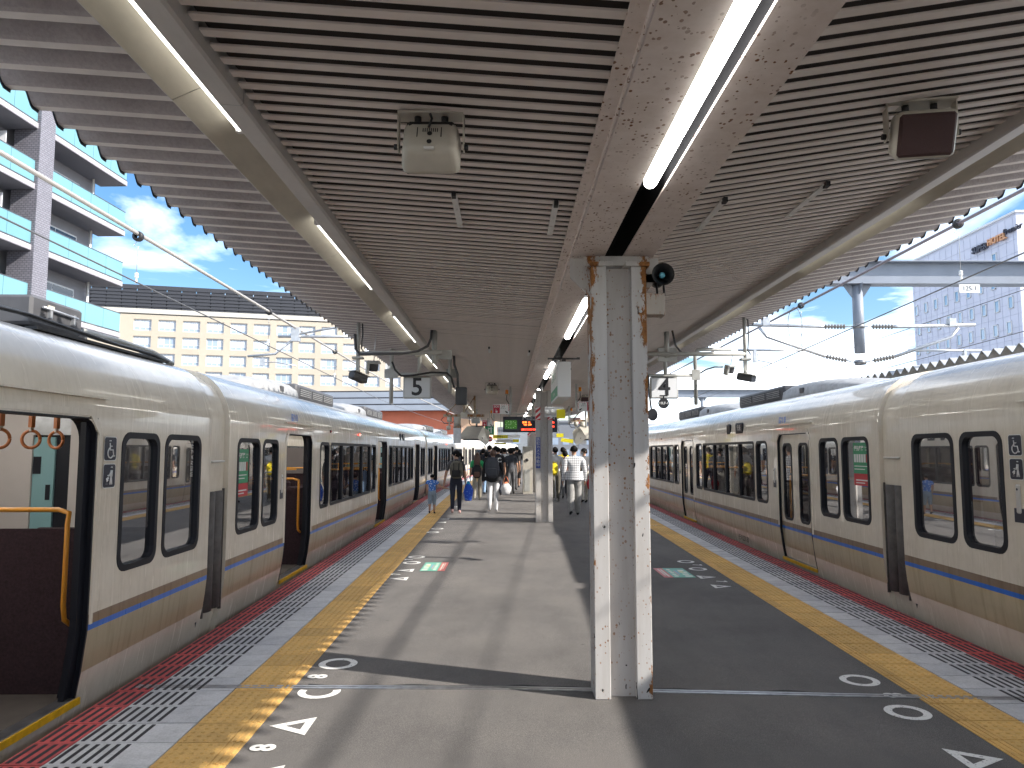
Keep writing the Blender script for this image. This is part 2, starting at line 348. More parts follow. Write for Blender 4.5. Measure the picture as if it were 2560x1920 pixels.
M['orange'] = mat('orange lamp dome', (0.8, 0.26, 0.02), 0.25)
M['led_red'] = emis('red led', (1.0, 0.05, 0.02), 1.3)
M['led_orange'] = emis('orange led', (1.0, 0.14, 0.02), 1.3)
M['clock_green'] = emis('green clock face', (0.03, 0.10, 0.015), 0.25)
M['ink'] = mat('black ink', (0.012, 0.012, 0.016), 0.5)
M['navy_panel'] = mat('display housing', (0.012, 0.014, 0.035), 0.35)
# ---------------------------------------------------------------- ground, track bed, rails
g = MB(); g.quad((-700, -200, -1.5), (700, -200, -1.5), (700, 1500, -1.5), (-700, 1500, -1.5)); tag(obj('ground', g, M['ground']), kind='structure')
YS = [-20 + 3*i for i in range(46)]
for nm, fn, off in (('track_bed', pathL, -1.45), ('track_bed', pathR, 1.45), ('track_bed', pathR, 5.4)):
    g = MB(); rows = [[(fn(y)+off-1.9, y, -1.3), (fn(y)+off-1.4, y, -1.12), (fn(y)+off+1.4, y, -1.12), (fn(y)+off+1.9, y, -1.3)] for y in YS]
    g.sheet(rows); bed = tag(obj(nm, g, M['ballast']), kind='structure')
    for s in (-0.55, 0.55):
        r = MB(); r.sheet([[(fn(y)+off+s-.035, y, -1.1), (fn(y)+off+s-.035, y, -.95), (fn(y)+off+s+.035, y, -.95), (fn(y)+off+s+.035, y, -1.1)] for y in YS]); obj('rail', r, M['rail_steel'], bed)

# ---------------------------------------------------------------- platform
plat = bpy.data.objects.new('platform', None); link(plat); tag(plat, kind='structure')
YP = [-8, -4, 0, 2, 4] + [4 + 1.5*i for i in range(1, 17)] + [30 + 3*i for i in range(1, 24)]
b_ = MB()
b_.sheet([[(EL(y), y, -1.2), (EL(y), y, zg(y)-0.03), (ER(y), y, zg(y)-0.03), (ER(y), y, -1.2)] for y in YP]); obj('platform_body', b_, M['concrete'], plat)
b_ = MB(); b_.sheet([[(EL(y)+1.19 + (ER(y)-EL(y)-2.38)*k/6, y, zg(y)) for k in range(7)] for y in YP]); obj('asphalt_surface', b_, M['asphalt'], plat)

# tactile and edge blocks: shared meshes, one object each
TP = 0.30; G = 0.004
def block_yellow():
    b = MB(); h = TP/2-G; b.box(-h, h, -h, h, -0.03, 0.004)
    for i in range(5):
        for j in range(5):
            x = (i-2)*0.057; y = (j-2)*0.057
            b.lathe([(0.0145, 0.004), (0.0105, 0.0095), (0.0, 0.0102)], (x, y, 0), (0, 0, 1), 6)
    return b.mesh('tactile_block', M['tile_yellow'])
def block_line():
    b = MB(); b.box(-0.05+G/2, 0.05-G, -TP/2+G, TP/2-G, -0.03, 0.004)
    for x in (-0.022, 0.018): b.box(x-0.009, x+0.009, -TP/2+0.008, TP/2-0.008, 0.004, 0.0085)
    return b.mesh('guide_line_block', M['tile_yellow'])
def block_grey():
    b = MB(); b.box(-0.285+G, 0.285-G, -TP/2+G, TP/2-G, -0.03, 0.004, 0)
    for i in range(6): x = -0.255 + i*0.058; b.box(x-0.011, x+0.011, -0.125, 0.125, 0.004, 0.0062, 1)
    return b.mesh('edge_block', [M['tile_grey'], M['slot']])
def block_red():
    b = MB(); b.box(-0.115, 0.115-G, -TP/2+G, TP/2-G, -0.035, 0.004, 0)
    for i in range(4): x = -0.087 + i*0.056; b.box(x-0.011, x+0.011, -0.125, 0.125, 0.004, 0.0062, 1)
    return b.mesh('red_edge_block', [M['tile_red'], M['slot']])
BM = (block_line(), block_yellow(), block_grey(), block_red())
BN = ('guide_line_block', 'tactile_block', 'edge_block', 'red_edge_block')
OFF = (1.15, 0.95, 0.515, 0.115)       # distance of each block's centre from the edge
far = {n: MB() for n in BN}
def joint_y(x): return 5.335 - 0.055*max(0, x) - 0.02*x
rng = random.Random(3)
for side in (1, -1):
    E = EL if side == 1 else ER
    for k in range(-30, 280):
        y = 3.03 + k*TP
        if y > 96: break
        ang = math.atan(-(E(y+.5)-E(y-.5)))
        for nme, me, of in zip(BN, BM, OFF):
            x = E(y) + side*of; rz = ang + (math.pi if side == -1 else 0)
            if 3.0 <= y <= 24.0:
                part(nme, me, plat, (x, y, zg(y) + rng.uniform(-.0012, .0012)), (0.0033 + rng.uniform(-.003, .003), rng.uniform(-.003, .003), rz + rng.uniform(-.002, .002)))
            else:
                w = {'guide_line_block': .05, 'tactile_block': .147, 'edge_block': .283, 'red_edge_block': .113}[nme]
                far[nme].box(-w, w, -TP/2+G, TP/2-G, -.03, .004, 0, Matrix.Translation((x, y, zg(y))) @ Matrix.Rotation(rz, 4, 'Z'))
                if nme in ('edge_block', 'red_edge_block') and y > 0:
                    for i in range(6 if nme == 'edge_block' else 4):
                        xx = (-0.255 + i*.058) if nme == 'edge_block' else (-.087+i*.056)
                        far[nme].box(xx-.011, xx+.011, -.125, .125, .004, .0062, 1, Matrix.Translation((x, y, zg(y))) @ Matrix.Rotation(rz, 4, 'Z'))
fm = {'guide_line_block': [M['tile_yellow']], 'tactile_block': [M['tile_yellow']], 'edge_block': [M['tile_grey'], M['slot']], 'red_edge_block': [M['tile_red'], M['slot']]}
for n in BN: tag(obj(n, far[n], fm[n], plat), kind='stuff')
# expansion joint across the platform: two steel angles with a gap
j = MB(); xs = [-2.6 + .2*i for i in range(33)]
for a, bb, z, m_ in ((-.034, -.006, .010, 0), (.006, .034, .010, 0), (-.006, .006, .0062, 1)):
    j.sheet([[(x, joint_y(x)+a, z), (x, joint_y(x)+bb, z)] for x in xs], m_)
    j.sheet([[(x, joint_y(x)+a, z-.02), (x, joint_y(x)+a, z)] for x in xs], m_); j.sheet([[(x, joint_y(x)+bb, z-.02), (x, joint_y(x)+bb, z)] for x in xs], m_)
obj('expansion_joint', j, [M['joint_metal'], M['joint_dark']], plat)
j = MB(); j.sheet([[(x, joint_y(x)+.036+.004*math.sin(x*9), .0055), (x, joint_y(x)+.062+.014*math.sin(x*7.3)+.01*math.sin(x*17), .0055)] for x in [-1.4+.05*i for i in range(80)]]); obj('asphalt_crack', j, M['joint_dark'], plat)

# painted marks
def ring(cx, cy, ro, ri, y_max=None, n=40):
    b = MB(); z = 0.004
    for i in range(n):
        t0, t1 = 2*math.pi*i/n, 2*math.pi*(i+1)/n
        q = [(cx+r*math.cos(t), cy+r*math.sin(t)) for r, t in ((ri, t0), (ro, t0), (ro, t1), (ri, t1))]
        if y_max is not None and max(p[1] for p in q) > y_max: continue
        b.poly([(x, y, z+zg(y)) for x, y in q])
    return b
def tri(cx, cy, w, h, d):        # apex towards d (+1/-1 in x)
    b = MB(); A = [(cx+d*w/2, cy), (cx-d*w/2, cy-h/2), (cx-d*w/2, cy+h/2)]; c = (cx-d*w*0.16, cy)
    B = [(c[0]+(x-c[0])*0.42, c[1]+(y-c[1])*0.42) for x, y in A]
    for i in range(3):
        k = (i+1) % 3; b.poly([(p[0], p[1], .004+zg(p[1])) for p in (A[i], A[k], B[k], B[i])])
    return b
PW = M['paint_white']
obj('painted_circle', ring(-1.30, 5.925, .148, .095), PW, plat)
obj('painted_circle', ring(-1.28, 5.262, .145, .092, 5.315), PW, plat)
obj('painted_triangle', tri(-1.296, 4.63, .25, .29, -1), PW, plat)
obj('painted_triangle', tri(-1.285, 3.93, .25, .29, -1), PW, plat)
obj('painted_circle', ring(2.545, 5.48, .135, .087), PW, plat)
obj('painted_circle', ring(2.54, 4.83, .137, .087), PW, plat)
obj('painted_triangle', tri(2.547, 4.12, .25, .29, 1), PW, plat)
for (x, y, r) in ((-1.375, 11.03, .13), (-1.372, 11.6, .13), (2.655, 11.1, .125), (2.66, 10.43, .125), (-1.46, 15.0, .13), (-1.43, 15.65, .13), (3.2, 16.4, .12)):
    obj('painted_circle', ring(x, y, r, r*.64), PW, plat)
for (x, y, d) in ((-1.375, 9.69, -1), (-1.38, 10.35, -1), (2.615, 9.78, 1), (2.62, 9.13, 1), (-1.47, 17.0, -1), (-1.46, 17.8, -1), (-1.5, 21.5, -1)):
    obj('painted_triangle', tri(x, y, .23, .24, d), PW, plat)
for ch, x, y, sgn, sz in (('8', -1.37, 5.598, 1, .19), ('8', -1.346, 4.303, 1, .19), ('8', 2.615, 5.15, -1, .19), ('7', -1.455, 10.03, 1, .17), ('7', -1.45, 11.33, 1, .17), ('7', 2.735, 10.78, -1, .17), ('7', 2.70, 9.46, -1, .17)):
    lettering(ch, sz, PW, plat, (x, y, .005+zg(y)), (0, 0, R(90*sgn)), 0.0005, 'painted_number', bold=0.006)
# priority-seat floor stickers
M['sticker_g'] = mat('green sticker', (0.10, 0.36, 0.26), 0.5, var=.15, vscale=9); M['sticker_r'] = mat('red sticker', (0.5, 0.12, 0.11), 0.5, var=.15, vscale=9)
M['sticker_w'] = mat('pale sticker print', (0.6, 0.62, 0.52), 0.5); M['sticker_y'] = mat('yellow sticker print', (0.55, 0.5, 0.25), .5); M['sticker_b'] = mat('blue sticker print', (0.2, 0.32, 0.5), .5); M['sticker_p'] = mat('pink sticker print', (0.5, .25, .32), .5)
def sticker(x0, x1, y0, y1, flip):
    s = MB(); z = zg((y0+y1)/2)+.004; k = 0.70; w = x1-x0; h = y1-y0
    X = (lambda u: x0+u*w) if not flip else (lambda u: x1-u*w)
    def rc(u0, u1, v0, v1, m_, dz): a, c_ = sorted((X(u0), X(u1))); s.box(a, c_, y0+v0*h, y0+v1*h, z, z+dz, m_)
    rc(0, k, 0, 1, 0, .001); rc(k+.005, 1, 0, 1, 1, .001)
    for i in range(4): rc(.05+.03*(i % 2), .28, .08+.2*i, .2+.2*i, 2, .0016)
    rc(.16, .3, .5, .66, 3, .002); rc(.34, .38, .35, .75, 4, .002); rc(.42, .46, .2, .7, 5, .002)
    for i in range(5): rc(.5, .62, .1+.17*i, .2+.17*i, 2, .0016)
    rc(.78, .83, .1, .85, 2, .0016); rc(.87, .9, .2, .9, 2, .0016)
    o = obj('floor_sticker', s, [M['sticker_g'], M['sticker_r'], M['sticker_w'], M['sticker_y'], M['sticker_b'], M['sticker_p']], plat); return o
sticker(-1.175, -.835, 10.28, 11.05, False); sticker(2.05, 2.46, 9.74, 10.5, True)

# ---------------------------------------------------------------- platform canopy
CXL, CXR = 0.47, 1.055           # outer edges of the twin beams
ZB = 3.04
def zc(x): return ZB + 0.055 + (0.07*(CXL-x) if x < CXL else (0.16*(x-CXR) if x > CXR else 0))
can = thing('platform_canopy', 'long platform canopy with slatted ceiling, twin centre beams and corrugated eaves', 'canopy')
Y0C, Y1C = -5.0, 38.0
XLT, XRT = -1.14, 2.56           # inner edges of light troughs
XLE, XRE = -2.28, 3.66           # roof edges
rng = random.Random(11)
slat_stuff = MB()
for (xa, xb) in ((XLT, CXL), (CXR, XRT)):
    dx = xb-xa; dz = zc(xb)-zc(xa); ln = math.hypot(dx, dz); an = math.atan2(dz, dx)
    s = MB(); s.box(-ln/2, ln/2, -.0235, .0235, 0, .009); sm = s.mesh('ceiling_slat', M['slat'])
    for k in range(0, 363):
        y = 1.75 + k*0.1
        if k < 150: part('ceiling_slat', sm, can, ((xa+xb)/2, y, (zc(xa)+zc(xb))/2 + rng.uniform(-.0015, .0015)), (0, -an, rng.uniform(-.0012, .0012)))
        else: slat_stuff.box(-ln/2, ln/2, -.0235, .0235, 0, .009, 0, Matrix.Translation(((xa+xb)/2, y, (zc(xa)+zc(xb))/2)) @ Matrix.Rotation(-an, 4, 'Y'))
    bk = MB(); bk.box(-ln/2, ln/2, Y0C-(Y1C+Y0C)/2, Y1C-(Y1C+Y0C)/2, .052, .06); obj('ceiling_backing', bk, M['slat_gap_shade'], can, ((xa+xb)/2, (Y0C+Y1C)/2, (zc(xa)+zc(xb))/2), (0, -an, 0))
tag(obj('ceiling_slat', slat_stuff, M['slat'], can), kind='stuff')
# twin beams (bottom flange, web, recess between, near-black plates added to stand for its shade)
for (x0, x1) in ((CXL, CXL+.235), (CXR-.215, CXR)):
    bmx = MB(); bmx.box(x0, x1, Y0C, Y1C, ZB, ZB+.014); xm = (x0+x1)/2; bmx.box(xm-.006, xm+.006, Y0C, Y1C, ZB+.014, ZB+.30); bmx.box(x0, x1, Y0C, Y1C, ZB+.30, ZB+.314)
    obj('beam', bmx, M['beam'], can)
v = MB(); v.box(CXL+.20, CXR-.18, Y0C, Y1C, ZB+.22, ZB+.23); v.box(CXL+.222, CXL+.231, Y0C, Y1C, ZB+.015, ZB+.22); v.box(CXR-.211, CXR-.202, Y0C, Y1C, ZB+.015, ZB+.22); obj('slot_shade_plates', v, M['dark'], can)
# bolted cover angle between beam and left ceiling, joint every 4 m, bolts
y = Y0C
an_i = 0
while y < Y1C:
    y2 = min(Y1C, y + (2.75 if an_i % 2 else 4.1)); a = MB()
    a.box(CXL-.075, CXL-.004, y+.003, y2-.003, ZB+.034, ZB+.04); a.box(CXL-.01, CXL-.004, y+.003, y2-.003, ZB+.006, ZB+.034)
    nb = int((y2-y)/.16)
    for i in range(nb): a.cyl((CXL-.05, y+.08+i*.16, ZB+.034), (CXL-.05, y+.08+i*.16, ZB+.029), .0065, 6)
    obj('cover_angle', a, M['beam'], can); y = y2; an_i += 1
# light troughs
def trough(x_in, d):             # d = -1 left, +1 right : outward direction
    zt = zc(x_in)
    pr = [(0, .10), (0, -.055), (.012, -.066), (.105, -.066), (.115, -.055), (.115, .0), (.15, .02), (.165, .015), (.31, -.062), (.325, -.05), (.325, .14)]
    y = Y0C; i = 0
    while y < Y1C:
        y2 = min(Y1C, y+2.7); s = MB(); slope = (.07 if d < 0 else .16)
        rows = [[(x_in + d*a, yy, zt + c_ + slope*a) for a, c_ in pr] for yy in (y+.002, y2-.002)]
        s.sheet(rows, lambda r, c_: 1 if c_ in (5, 6, 7) else 0); obj('light_trough', s, [M['trough'], M['reflector']], can); y = y2; i += 1
trough(XLT, -1); trough(XRT, 1)
# corrugated roof sheet: trapezoid profile along y, from the trough to the eave and over the ceiling
def roof_sheet(xin, xout, d):
    slope = .07 if d < 0 else .16
    prof = []; p = 0.205; y = 1.4
    while y < Y1C:
        prof += [(y, .0), (y+.05, .0), (y+.068, .12), (y+.105, .12), (y+.190, .010)]; y += p
    xs = [xin, xin+(xout-xin)*.5, xout]
    def Z(x): return zc(x) + .02 + (0 if abs(x-xin) < 1e-6 else 0)
    s = MB()
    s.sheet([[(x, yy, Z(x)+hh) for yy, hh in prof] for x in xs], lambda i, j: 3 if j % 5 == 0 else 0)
    s.sheet([[(x, yy, Z(x)+hh+.012) for yy, hh in prof] for x in xs], 1)
    # end closure (trim of the cut edge)
    s.sheet([[(xout, yy, Z(xout)+hh-.003) for yy, hh in prof], [(xout, yy, Z(xout)+hh+.014) for yy, hh in prof]], 2)
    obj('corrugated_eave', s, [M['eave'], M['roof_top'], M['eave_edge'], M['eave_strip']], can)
    f = MB(); f.sheet([[(xout+d*.004, yy, Z(xout)+hh-.016) for yy, hh in prof], [(xout+d*.004, yy, Z(xout)+hh+.02) for yy, hh in prof]]); 
    obj('eave_trim', f, M['eave_edge'], can)
roof_sheet(XLT-.30, XLE, -1); roof_sheet(XRT+.30, XRE, 1)
top = MB()
for (xa, xb) in ((XLE+.06, CXL), (CXR, XRE-.06)): top.sheet([[(xa, yy, zc(xa)+.16), (xb, yy, zc(xb)+.16)] for yy in (Y0C, Y1C)])
top.sheet([[(CXL, yy, ZB+.32), (CXR, yy, ZB+.32)] for yy in (Y0C, Y1C)])
for (xa, xb) in ((XLE+.06, CXL), (CXR, XRE-.06)): top.sheet([[(xa, yy, zc(xa)+.16), (xb, yy, zc(xb)+.16)] for yy in (Y0C, Y0C+.01)])
obj('roof_deck', top, M['roof_top'], can)
gb = MB()                         # plain eave strips behind the camera
for (xa, xb) in ((XLE, XLT-.3), (XRT+.3, XRE)): gb.box(xa, xb, Y0C, 1.4, zc(xa)+.05, zc(xa)+.15)
obj('roof_deck', gb, M['roof_top'], can)
# flat brackets on the ceiling
for (x, y0, y1) in ((-.305, 4.2, 4.82), (.292, 4.23, 4.85), (1.283, 4.23, 4.84), (1.888, 4.23, 4.84), (-.245, 10.57, 11.1), (.337, 10.64, 11.15)):
    s = MB(); z = zc(x)
    s.box(x-.018, x+.018, y0, y1, z-.016, z-.006); s.box(x-.012, x+.012, y0-.03, y0+.02, z-.03, z-.001, 1)
    for yy in (y0+.05, y0+.25, y1-.2, y1-.05): s.cyl((x, yy, z-.016), (x, yy, z-.02), .006, 6)
    obj('ceiling_bracket', s, [M['white'], M['black']], can)

# lamps
def ordn(i): return ('nearest', 'second', 'third', 'fourth', 'fifth', 'sixth', 'seventh', 'eighth', 'ninth', 'tenth')[i]
for i, (a, c_) in enumerate(((1.55, 3.82), (6.85, 9.1), (11.9, 14.2), (17.1, 19.3), (22.4, 24.7), (27.6, 29.9), (32.8, 35.0))):
    lt = thing('fluorescent_lamp', '%s lit white tube lamp in the dark slot between the twin centre beams' % ordn(i), 'lamp', (.757, a, ZB+.02), group='lamps in the centre beam slot')
    s = MB(); L_ = c_-a; s.cyl((0, .05, 0), (0, L_-.05, 0), .036, 14); s.sphere((0, .05, 0), .036, .045, .036, 12, 6); s.sphere((0, L_-.05, 0), .036, .045, .036, 12, 6); obj('tube', s, M['tube_on'], lt)
    s = MB(); s.box(-.03, .03, 0, L_, .05, .09); s.box(-.01, .01, .3, .33, .03, .2); s.box(-.01, .01, L_-.33, L_-.3, .03, .2); obj('housing', s, M['dark'], lt)
for sd, xi, d in (('left', XLT, -1), ('right', XRT, 1)):
    for i, (a, c_) in enumerate(((1.2, 3.42), (4.9, 6.9), (8.3, 10.3), (11.6, 13.6), (15.0, 17.0), (18.4, 20.4), (21.8, 23.8), (25.2, 27.2), (28.6, 30.6))):
        x = xi + d*.135; z = zc(xi) - (.022 if d < 0 else -.004)
        lt = thing('trough_lamp', '%s lit tube lamp in the %s-hand light trough of the canopy' % (ordn(i), sd), 'lamp', (x, a, z), group='lamps in the light troughs')
        s = MB(); s.cyl((0, 0, 0), (0, c_-a, 0), .014, 10); obj('tube', s, M['tube_trough'], lt)
        s = MB(); s.box(-.016, .016, -.03, .0, -.016, .03); s.box(-.016, .016, c_-a, c_-a+.03, -.016, .03); obj('holder', s, M['white'], lt)

# ---------------------------------------------------------------- steel columns
def column(x, y, label, near=False, w=.385, dep=.26):
    c = thing('steel_column', label, 'column', (x, y, zg(y)), group='columns along the platform middle')
    h = ZB - zg(y) - (0.10 if near else 0.02); fl = .105; mt_ = M['column'] if near else M['column_far']
    for sx in (-1, 1):
        s = MB(); x0, x1 = (sx*w/2 - (fl if sx > 0 else 0), sx*w/2 + (fl if sx < 0 else 0)); s.bbox(x0, x1, 0, dep, 0, h, .004); obj('flange', s, mt_, c)
    s = MB(); s.box(-w/2+fl-.002, w/2-fl+.002, .07, .085, 0, h); obj('web', s, M['column_web'] if near else M['column_far'], c)
    s = MB()                      # cap plates and side brackets under the beams
    for sx in (-1, 1): s.bbox(sx*.13-.085, sx*.13+.085, -.02, dep+.02, h, h+.03, .003)
    s.box(-w/2-.04, w/2+.04, dep*.35, dep*.75, h+.03, ZB-zg(y)+.012-.014)
    obj('cap', s, mt_, c); return c
c1 = column(.788, 5.09, 'big rust-edged white steel column in the foreground with a horn speaker', True)
s = MB(); s.prism([(-.19, ZB-.30), (-.19, ZB-.02), (-.33, ZB-.02), (-.33, ZB-.16)], 'y', .10, .12); s.prism([(.19, ZB-.3), (.19, ZB-.02), (.30, ZB-.02), (.30, ZB-.14)], 'y', .10, .12); obj('gusset', s, M['column'], c1)
s = MB(); s.sheet([[(-.30+.6*i/12+.02*math.sin(i*2.1), -.05+.02*math.cos(i*1.7)-.04, .0052) for i in range(13)], [(-.30+.6*i/12, .03, .0052) for i in range(13)]]); 
c2 = column(.872, 16.98, 'second steel column carrying red and white hazard tape and a blue notice')
c3 = column(1.03, 28.7, 'third steel column with hazard tape behind the hanging departure board')
# hazard tape on the far columns
def tape(c, z0, z1, w=.385, fl=.105):
    for sx in (-1, 1):
        x0 = sx*w/2 - (fl if sx > 0 else 0) - .003; x1 = x0 + fl + .006
        s = MB(); s.box(x0, x1, -.004, .1, z0, z1, 0)
        n = 3; hh = (z1-z0)
        for i in range(n):
            za = z0 - .06 + i*hh/2.2
            q = [(x0, za), (x1, za+.10), (x1, za+.10+hh*.22), (x0, za+hh*.22)]
            q = [(a, min(max(b2, z0), z1)) for a, b2 in q]
            s.poly([(a, -.0065, b2) for a, b2 in q], 1)
        obj('hazard_tape', s, [M['red'], M['white']], c)
tape(c2, 2.32, 2.62); tape(c3, 2.15, 2.45)
s = MB(); s.box(-.19, -.088, -.010, -.002, 1.22, 1.92); nb_ = obj('notice_plate', s, M['blue_sign'], c2)
for i, ch in enumerate('防犯カメラ作動中'): lettering(ch, .085, M['white'], c2, (-.139, -.012, 1.865-i*.083), name='notice_lettering')
# ---------------------------------------------------------------- trains
def paint(name, col, dirt=0.13, rough=0.22, streak=0.5):
    m = mat(name, col, rough, coat=0.55); t, b = base(m); b.inputs['Coat Roughness'].default_value = 0.035
    s1 = noise_n(t, mapped(t, (2, 7, 0.5)), 2.4, 5, 0.55); s2 = noise_n(t, mapped(t, (1, 1, 1)), 1.6, 4, 0.6); s3 = noise_n(t, mapped(t, (2, 2, 1)), 14, 5, 0.7)
    c = mixrgb(t, 1.0, tuple(col), ramp(t, s1, [(0.28, (1-dirt, 1-dirt*1.12, 1-dirt*1.35)), (0.5, (1, 1, 1)), (0.75, (1.03, 1.03, 1.02))]).outputs[0], 'MULTIPLY')
    c = mixrgb(t, 1.0, c, ramp(t, s2, [(0.3, (0.9, 0.88, 0.85)), (0.65, (1.03, 1.03, 1.03))]).outputs[0], 'MULTIPLY')
    c = mixrgb(t, 1.0, c, ramp(t, s3, [(0.3, (0.95, 0.945, 0.93)), (0.6, (1, 1, 1))]).outputs[0], 'MULTIPLY')
    t.links.new(c, b.inputs['Base Color'])
    t.links.new(ramp(t, s1, [(0.3, (rough+.08,)*3), (0.7, (rough-.03,)*3)]).outputs[0], b.inputs['Roughness'])
    w = noise_n(t, mapped(t, (1, .25, 1)), 2.3, 2, 0.5); bump_n(t, b, w, 0.10, 0.05); return m
M['cream'] = paint('cream train paint', (0.76, 0.69, 0.585))
M['band_brown'] = paint('brown train band', (0.24, 0.165, 0.11), .3, .32)
M['band_blue'] = paint('blue train band', (0.008, 0.15, 0.66), .12, .3)
M['band_tan'] = paint('khaki train band', (0.47, 0.39, 0.25), .22, .34)
M['roof_grey'] = paint('pale roof paint', (0.55, 0.53, 0.50), .3, .28)
M['unit_grey'] = mat('roof unit paint', (0.24, 0.24, 0.24), 0.5, var=.3, vscale=9, bump=.1)
M['unit_dark'] = mat('roof unit dark panel', (0.055, 0.055, 0.06), 0.55, var=.2, vscale=5)
M['louvre'] = mat('louvre slats', (0.02, 0.02, 0.022), 0.6)
M['rubber'] = mat('window rubber', (0.011, 0.012, 0.018), 0.5, spec=.3)
M['bellows'] = mat('gangway bellows', (0.10, 0.09, 0.085), 0.7, var=.3, vscale=10)
M['int_wall'] = mat('train lining', (0.48, 0.44, 0.42), 0.5, var=.05, vscale=3)
M['int_floor'] = mat('train floor', (0.10, 0.085, 0.075), 0.6, var=.2, vscale=6)
M['seat'] = mat('dark purple seat moquette', (0.03, 0.014, 0.019), 0.95, var=.4, vscale=60, bump=.3, bscale=200)
M['teal'] = mat('teal gangway door glass', (0.22, 0.38, 0.40), 0.25)
M['grab'] = mat('orange grab rail', (0.62, 0.26, 0.02), 0.35)
M['strap'] = mat('orange strap', (0.36, 0.115, 0.03), 0.5)
M['handle'] = mat('light metal handle', (0.6, 0.58, 0.54), 0.35, .4)
M['thr_yellow'] = mat('yellow threshold', (0.72, 0.40, 0.01), 0.45, var=.2, vscale=20)
M['sticker_bk'] = mat('dark blue sticker', (0.02, 0.022, 0.04), 0.4)
M['led_car'] = emis('red car lamp', (1.0, 0.06, 0.04), 6.0)
M['car_light'] = emis('car ceiling light', (1.0, .97, .9), 2.2); M['poster'] = mat('reddish poster', (0.16, 0.05, 0.05), .5, var=.6, vscale=14)
m = M['glass'] = bpy.data.materials.new('tinted window glass'); m.use_nodes = True; t = m.node_tree; t.nodes.clear()
o_ = node(t, 'ShaderNodeOutputMaterial'); tr = node(t, 'ShaderNodeBsdfTransparent'); tr.inputs[0].default_value = (0.30, 0.32, 0.35, 1)
gl = node(t, 'ShaderNodeBsdfGlossy'); gl.inputs['Color'].default_value = (0.9, 0.92, 0.95, 1); gl.inputs['Roughness'].default_value = 0.015
fr = node(t, 'ShaderNodeFresnel'); fr.inputs['IOR'].default_value = 1.6; ms = node(t, 'ShaderNodeMixShader')
f2 = math_n(t, 'MINIMUM', math_n(t, 'ADD', math_n(t, 'MULTIPLY', fr.outputs[0], 0.6), 0.012), 0.9)
t.links.new(f2, ms.inputs[0]); t.links.new(tr.outputs[0], ms.inputs[1]); t.links.new(gl.outputs[0], ms.inputs[2]); t.links.new(ms.outputs[0], o_.inputs[0])

H2 = CAR/2; W2 = 2.9
def xs_(z): return 0.0 if z >= .5 else -0.17*((.5-z)/.95)**1.5
ZL = [-.45, -.25, -.12, .03, .19, .32, .46, .50, .565, .78, 1.0, 1.4, 1.79, 1.87, 1.96]
PROF = [(xs_(z), z) for z in ZL] + [(-.012, 2.03), (-.03, 2.10), (-.055, 2.17), (-.09, 2.24), (-.13, 2.30), (-.185, 2.36), (-.26, 2.415), (-.36, 2.455), (-.55, 2.50), (-.9, 2.55), (-1.45, 2.575)]
NP = len(PROF)
FULL = PROF + [(-W2-x, z) for x, z in reversed(PROF[:-1])]
def zmat(z):
    return 0 if z < .19 else 3 if z < .46 else 2 if z < .50 else 1 if z < .565 else 0 if z < 2.36 else 4
CARM = [M['cream'], M['band_brown'], M['band_blue'], M['band_tan'], M['roof_grey']]
WIN = []                                # (kind, y0, y1) measured from the car's ends
for a, c_, k in ((.24, .97, 'wide'), (1.06, 1.67, 'narrow'), (3.78, 4.36, 'narrow'), (4.46, 8.10, 'big'), (8.19, 8.75, 'narrow')):
    WIN.append((k, -H2+a, -H2+c_)); WIN.append((k, H2-c_, H2-a))
DOORS = [(-H2+2.0, -H2+3.28), (-.64, .64), (H2-3.28, H2-2.0)]
WZ0, WZ1, DZ0, DZ1 = .78, 1.79, .03, 1.87
def shell_mesh():
    ys = sorted(set([-H2, H2] + [y for _, a, c_ in WIN for y in (a+.035, c_-.035)] + [y for d in DOORS for y in d]))
    b = MB(); n = len(FULL)
    def open_(ya, yb, za, zb):
        ym = (ya+yb)/2; zm = (za+zb)/2
        if DZ0 < zm < DZ1 and any(d[0] < ym < d[1] for d in DOORS): return True
        return WZ0 < zm < WZ1 and any(a < ym < c_ for _, a, c_ in WIN)
    wz = [(x, (z+.035 if abs(z-.78) < 1e-6 else z-.035 if abs(z-1.79) < 1e-6 else z)) for x, z in FULL]
    for i in range(len(ys)-1):
        ya, yb = ys[i], ys[i+1]; iswin = any(a < (ya+yb)/2 < c_ for _, a, c_ in WIN)
        Pf = wz if iswin else FULL
        for q in range(n-1):
            za, zb = FULL[q][1], FULL[q+1][1]
            if max(za, zb) <= 1.96 and open_(ya, yb, za, zb): continue
            b.quad((Pf[q][0], ya, Pf[q][1]), (Pf[q+1][0], ya, Pf[q+1][1]), (Pf[q+1][0], yb, Pf[q+1][1]), (Pf[q][0], yb, Pf[q][1]), zmat((za+zb)/2))
            b.sm[-1] = min(za, zb) > 1.9 or max(za, zb) < .5
    # end caps (ring leaving the gangway opening)
    for yy in (-H2-.001, H2+.001):
        b.poly([(x, yy, z) for x, z in FULL if True][:], 0)
        b.f.pop(); b.m.pop(); b.sm.pop()
        pts = [(x, z) for x, z in FULL]
        for q in range(n-1):
            (x0, z0), (x1, z1) = pts[q], pts[q+1]
            b.quad((x0, yy, z0), (x1, yy, z1), (-1.45+(x1+1.45)*.42, yy, min(max(z1, .05), 2.0)), (-1.45+(x0+1.45)*.42, yy, min(max(z0, .05), 2.0)), 0)
    me = b.mesh('body', CARM); return me
def rrect(y0, y1, z0, z1, r, n=5):
    p = []
    for cy, cz, a0 in ((y1-r, z1-r, 0), (y0+r, z1-r, 90), (y0+r, z0+r, 180), (y1-r, z0+r, 270)):
        for i in range(n+1): a = R(a0+90*i/n); p.append((cy+r*math.cos(a), cz+r*math.sin(a)))
    return p
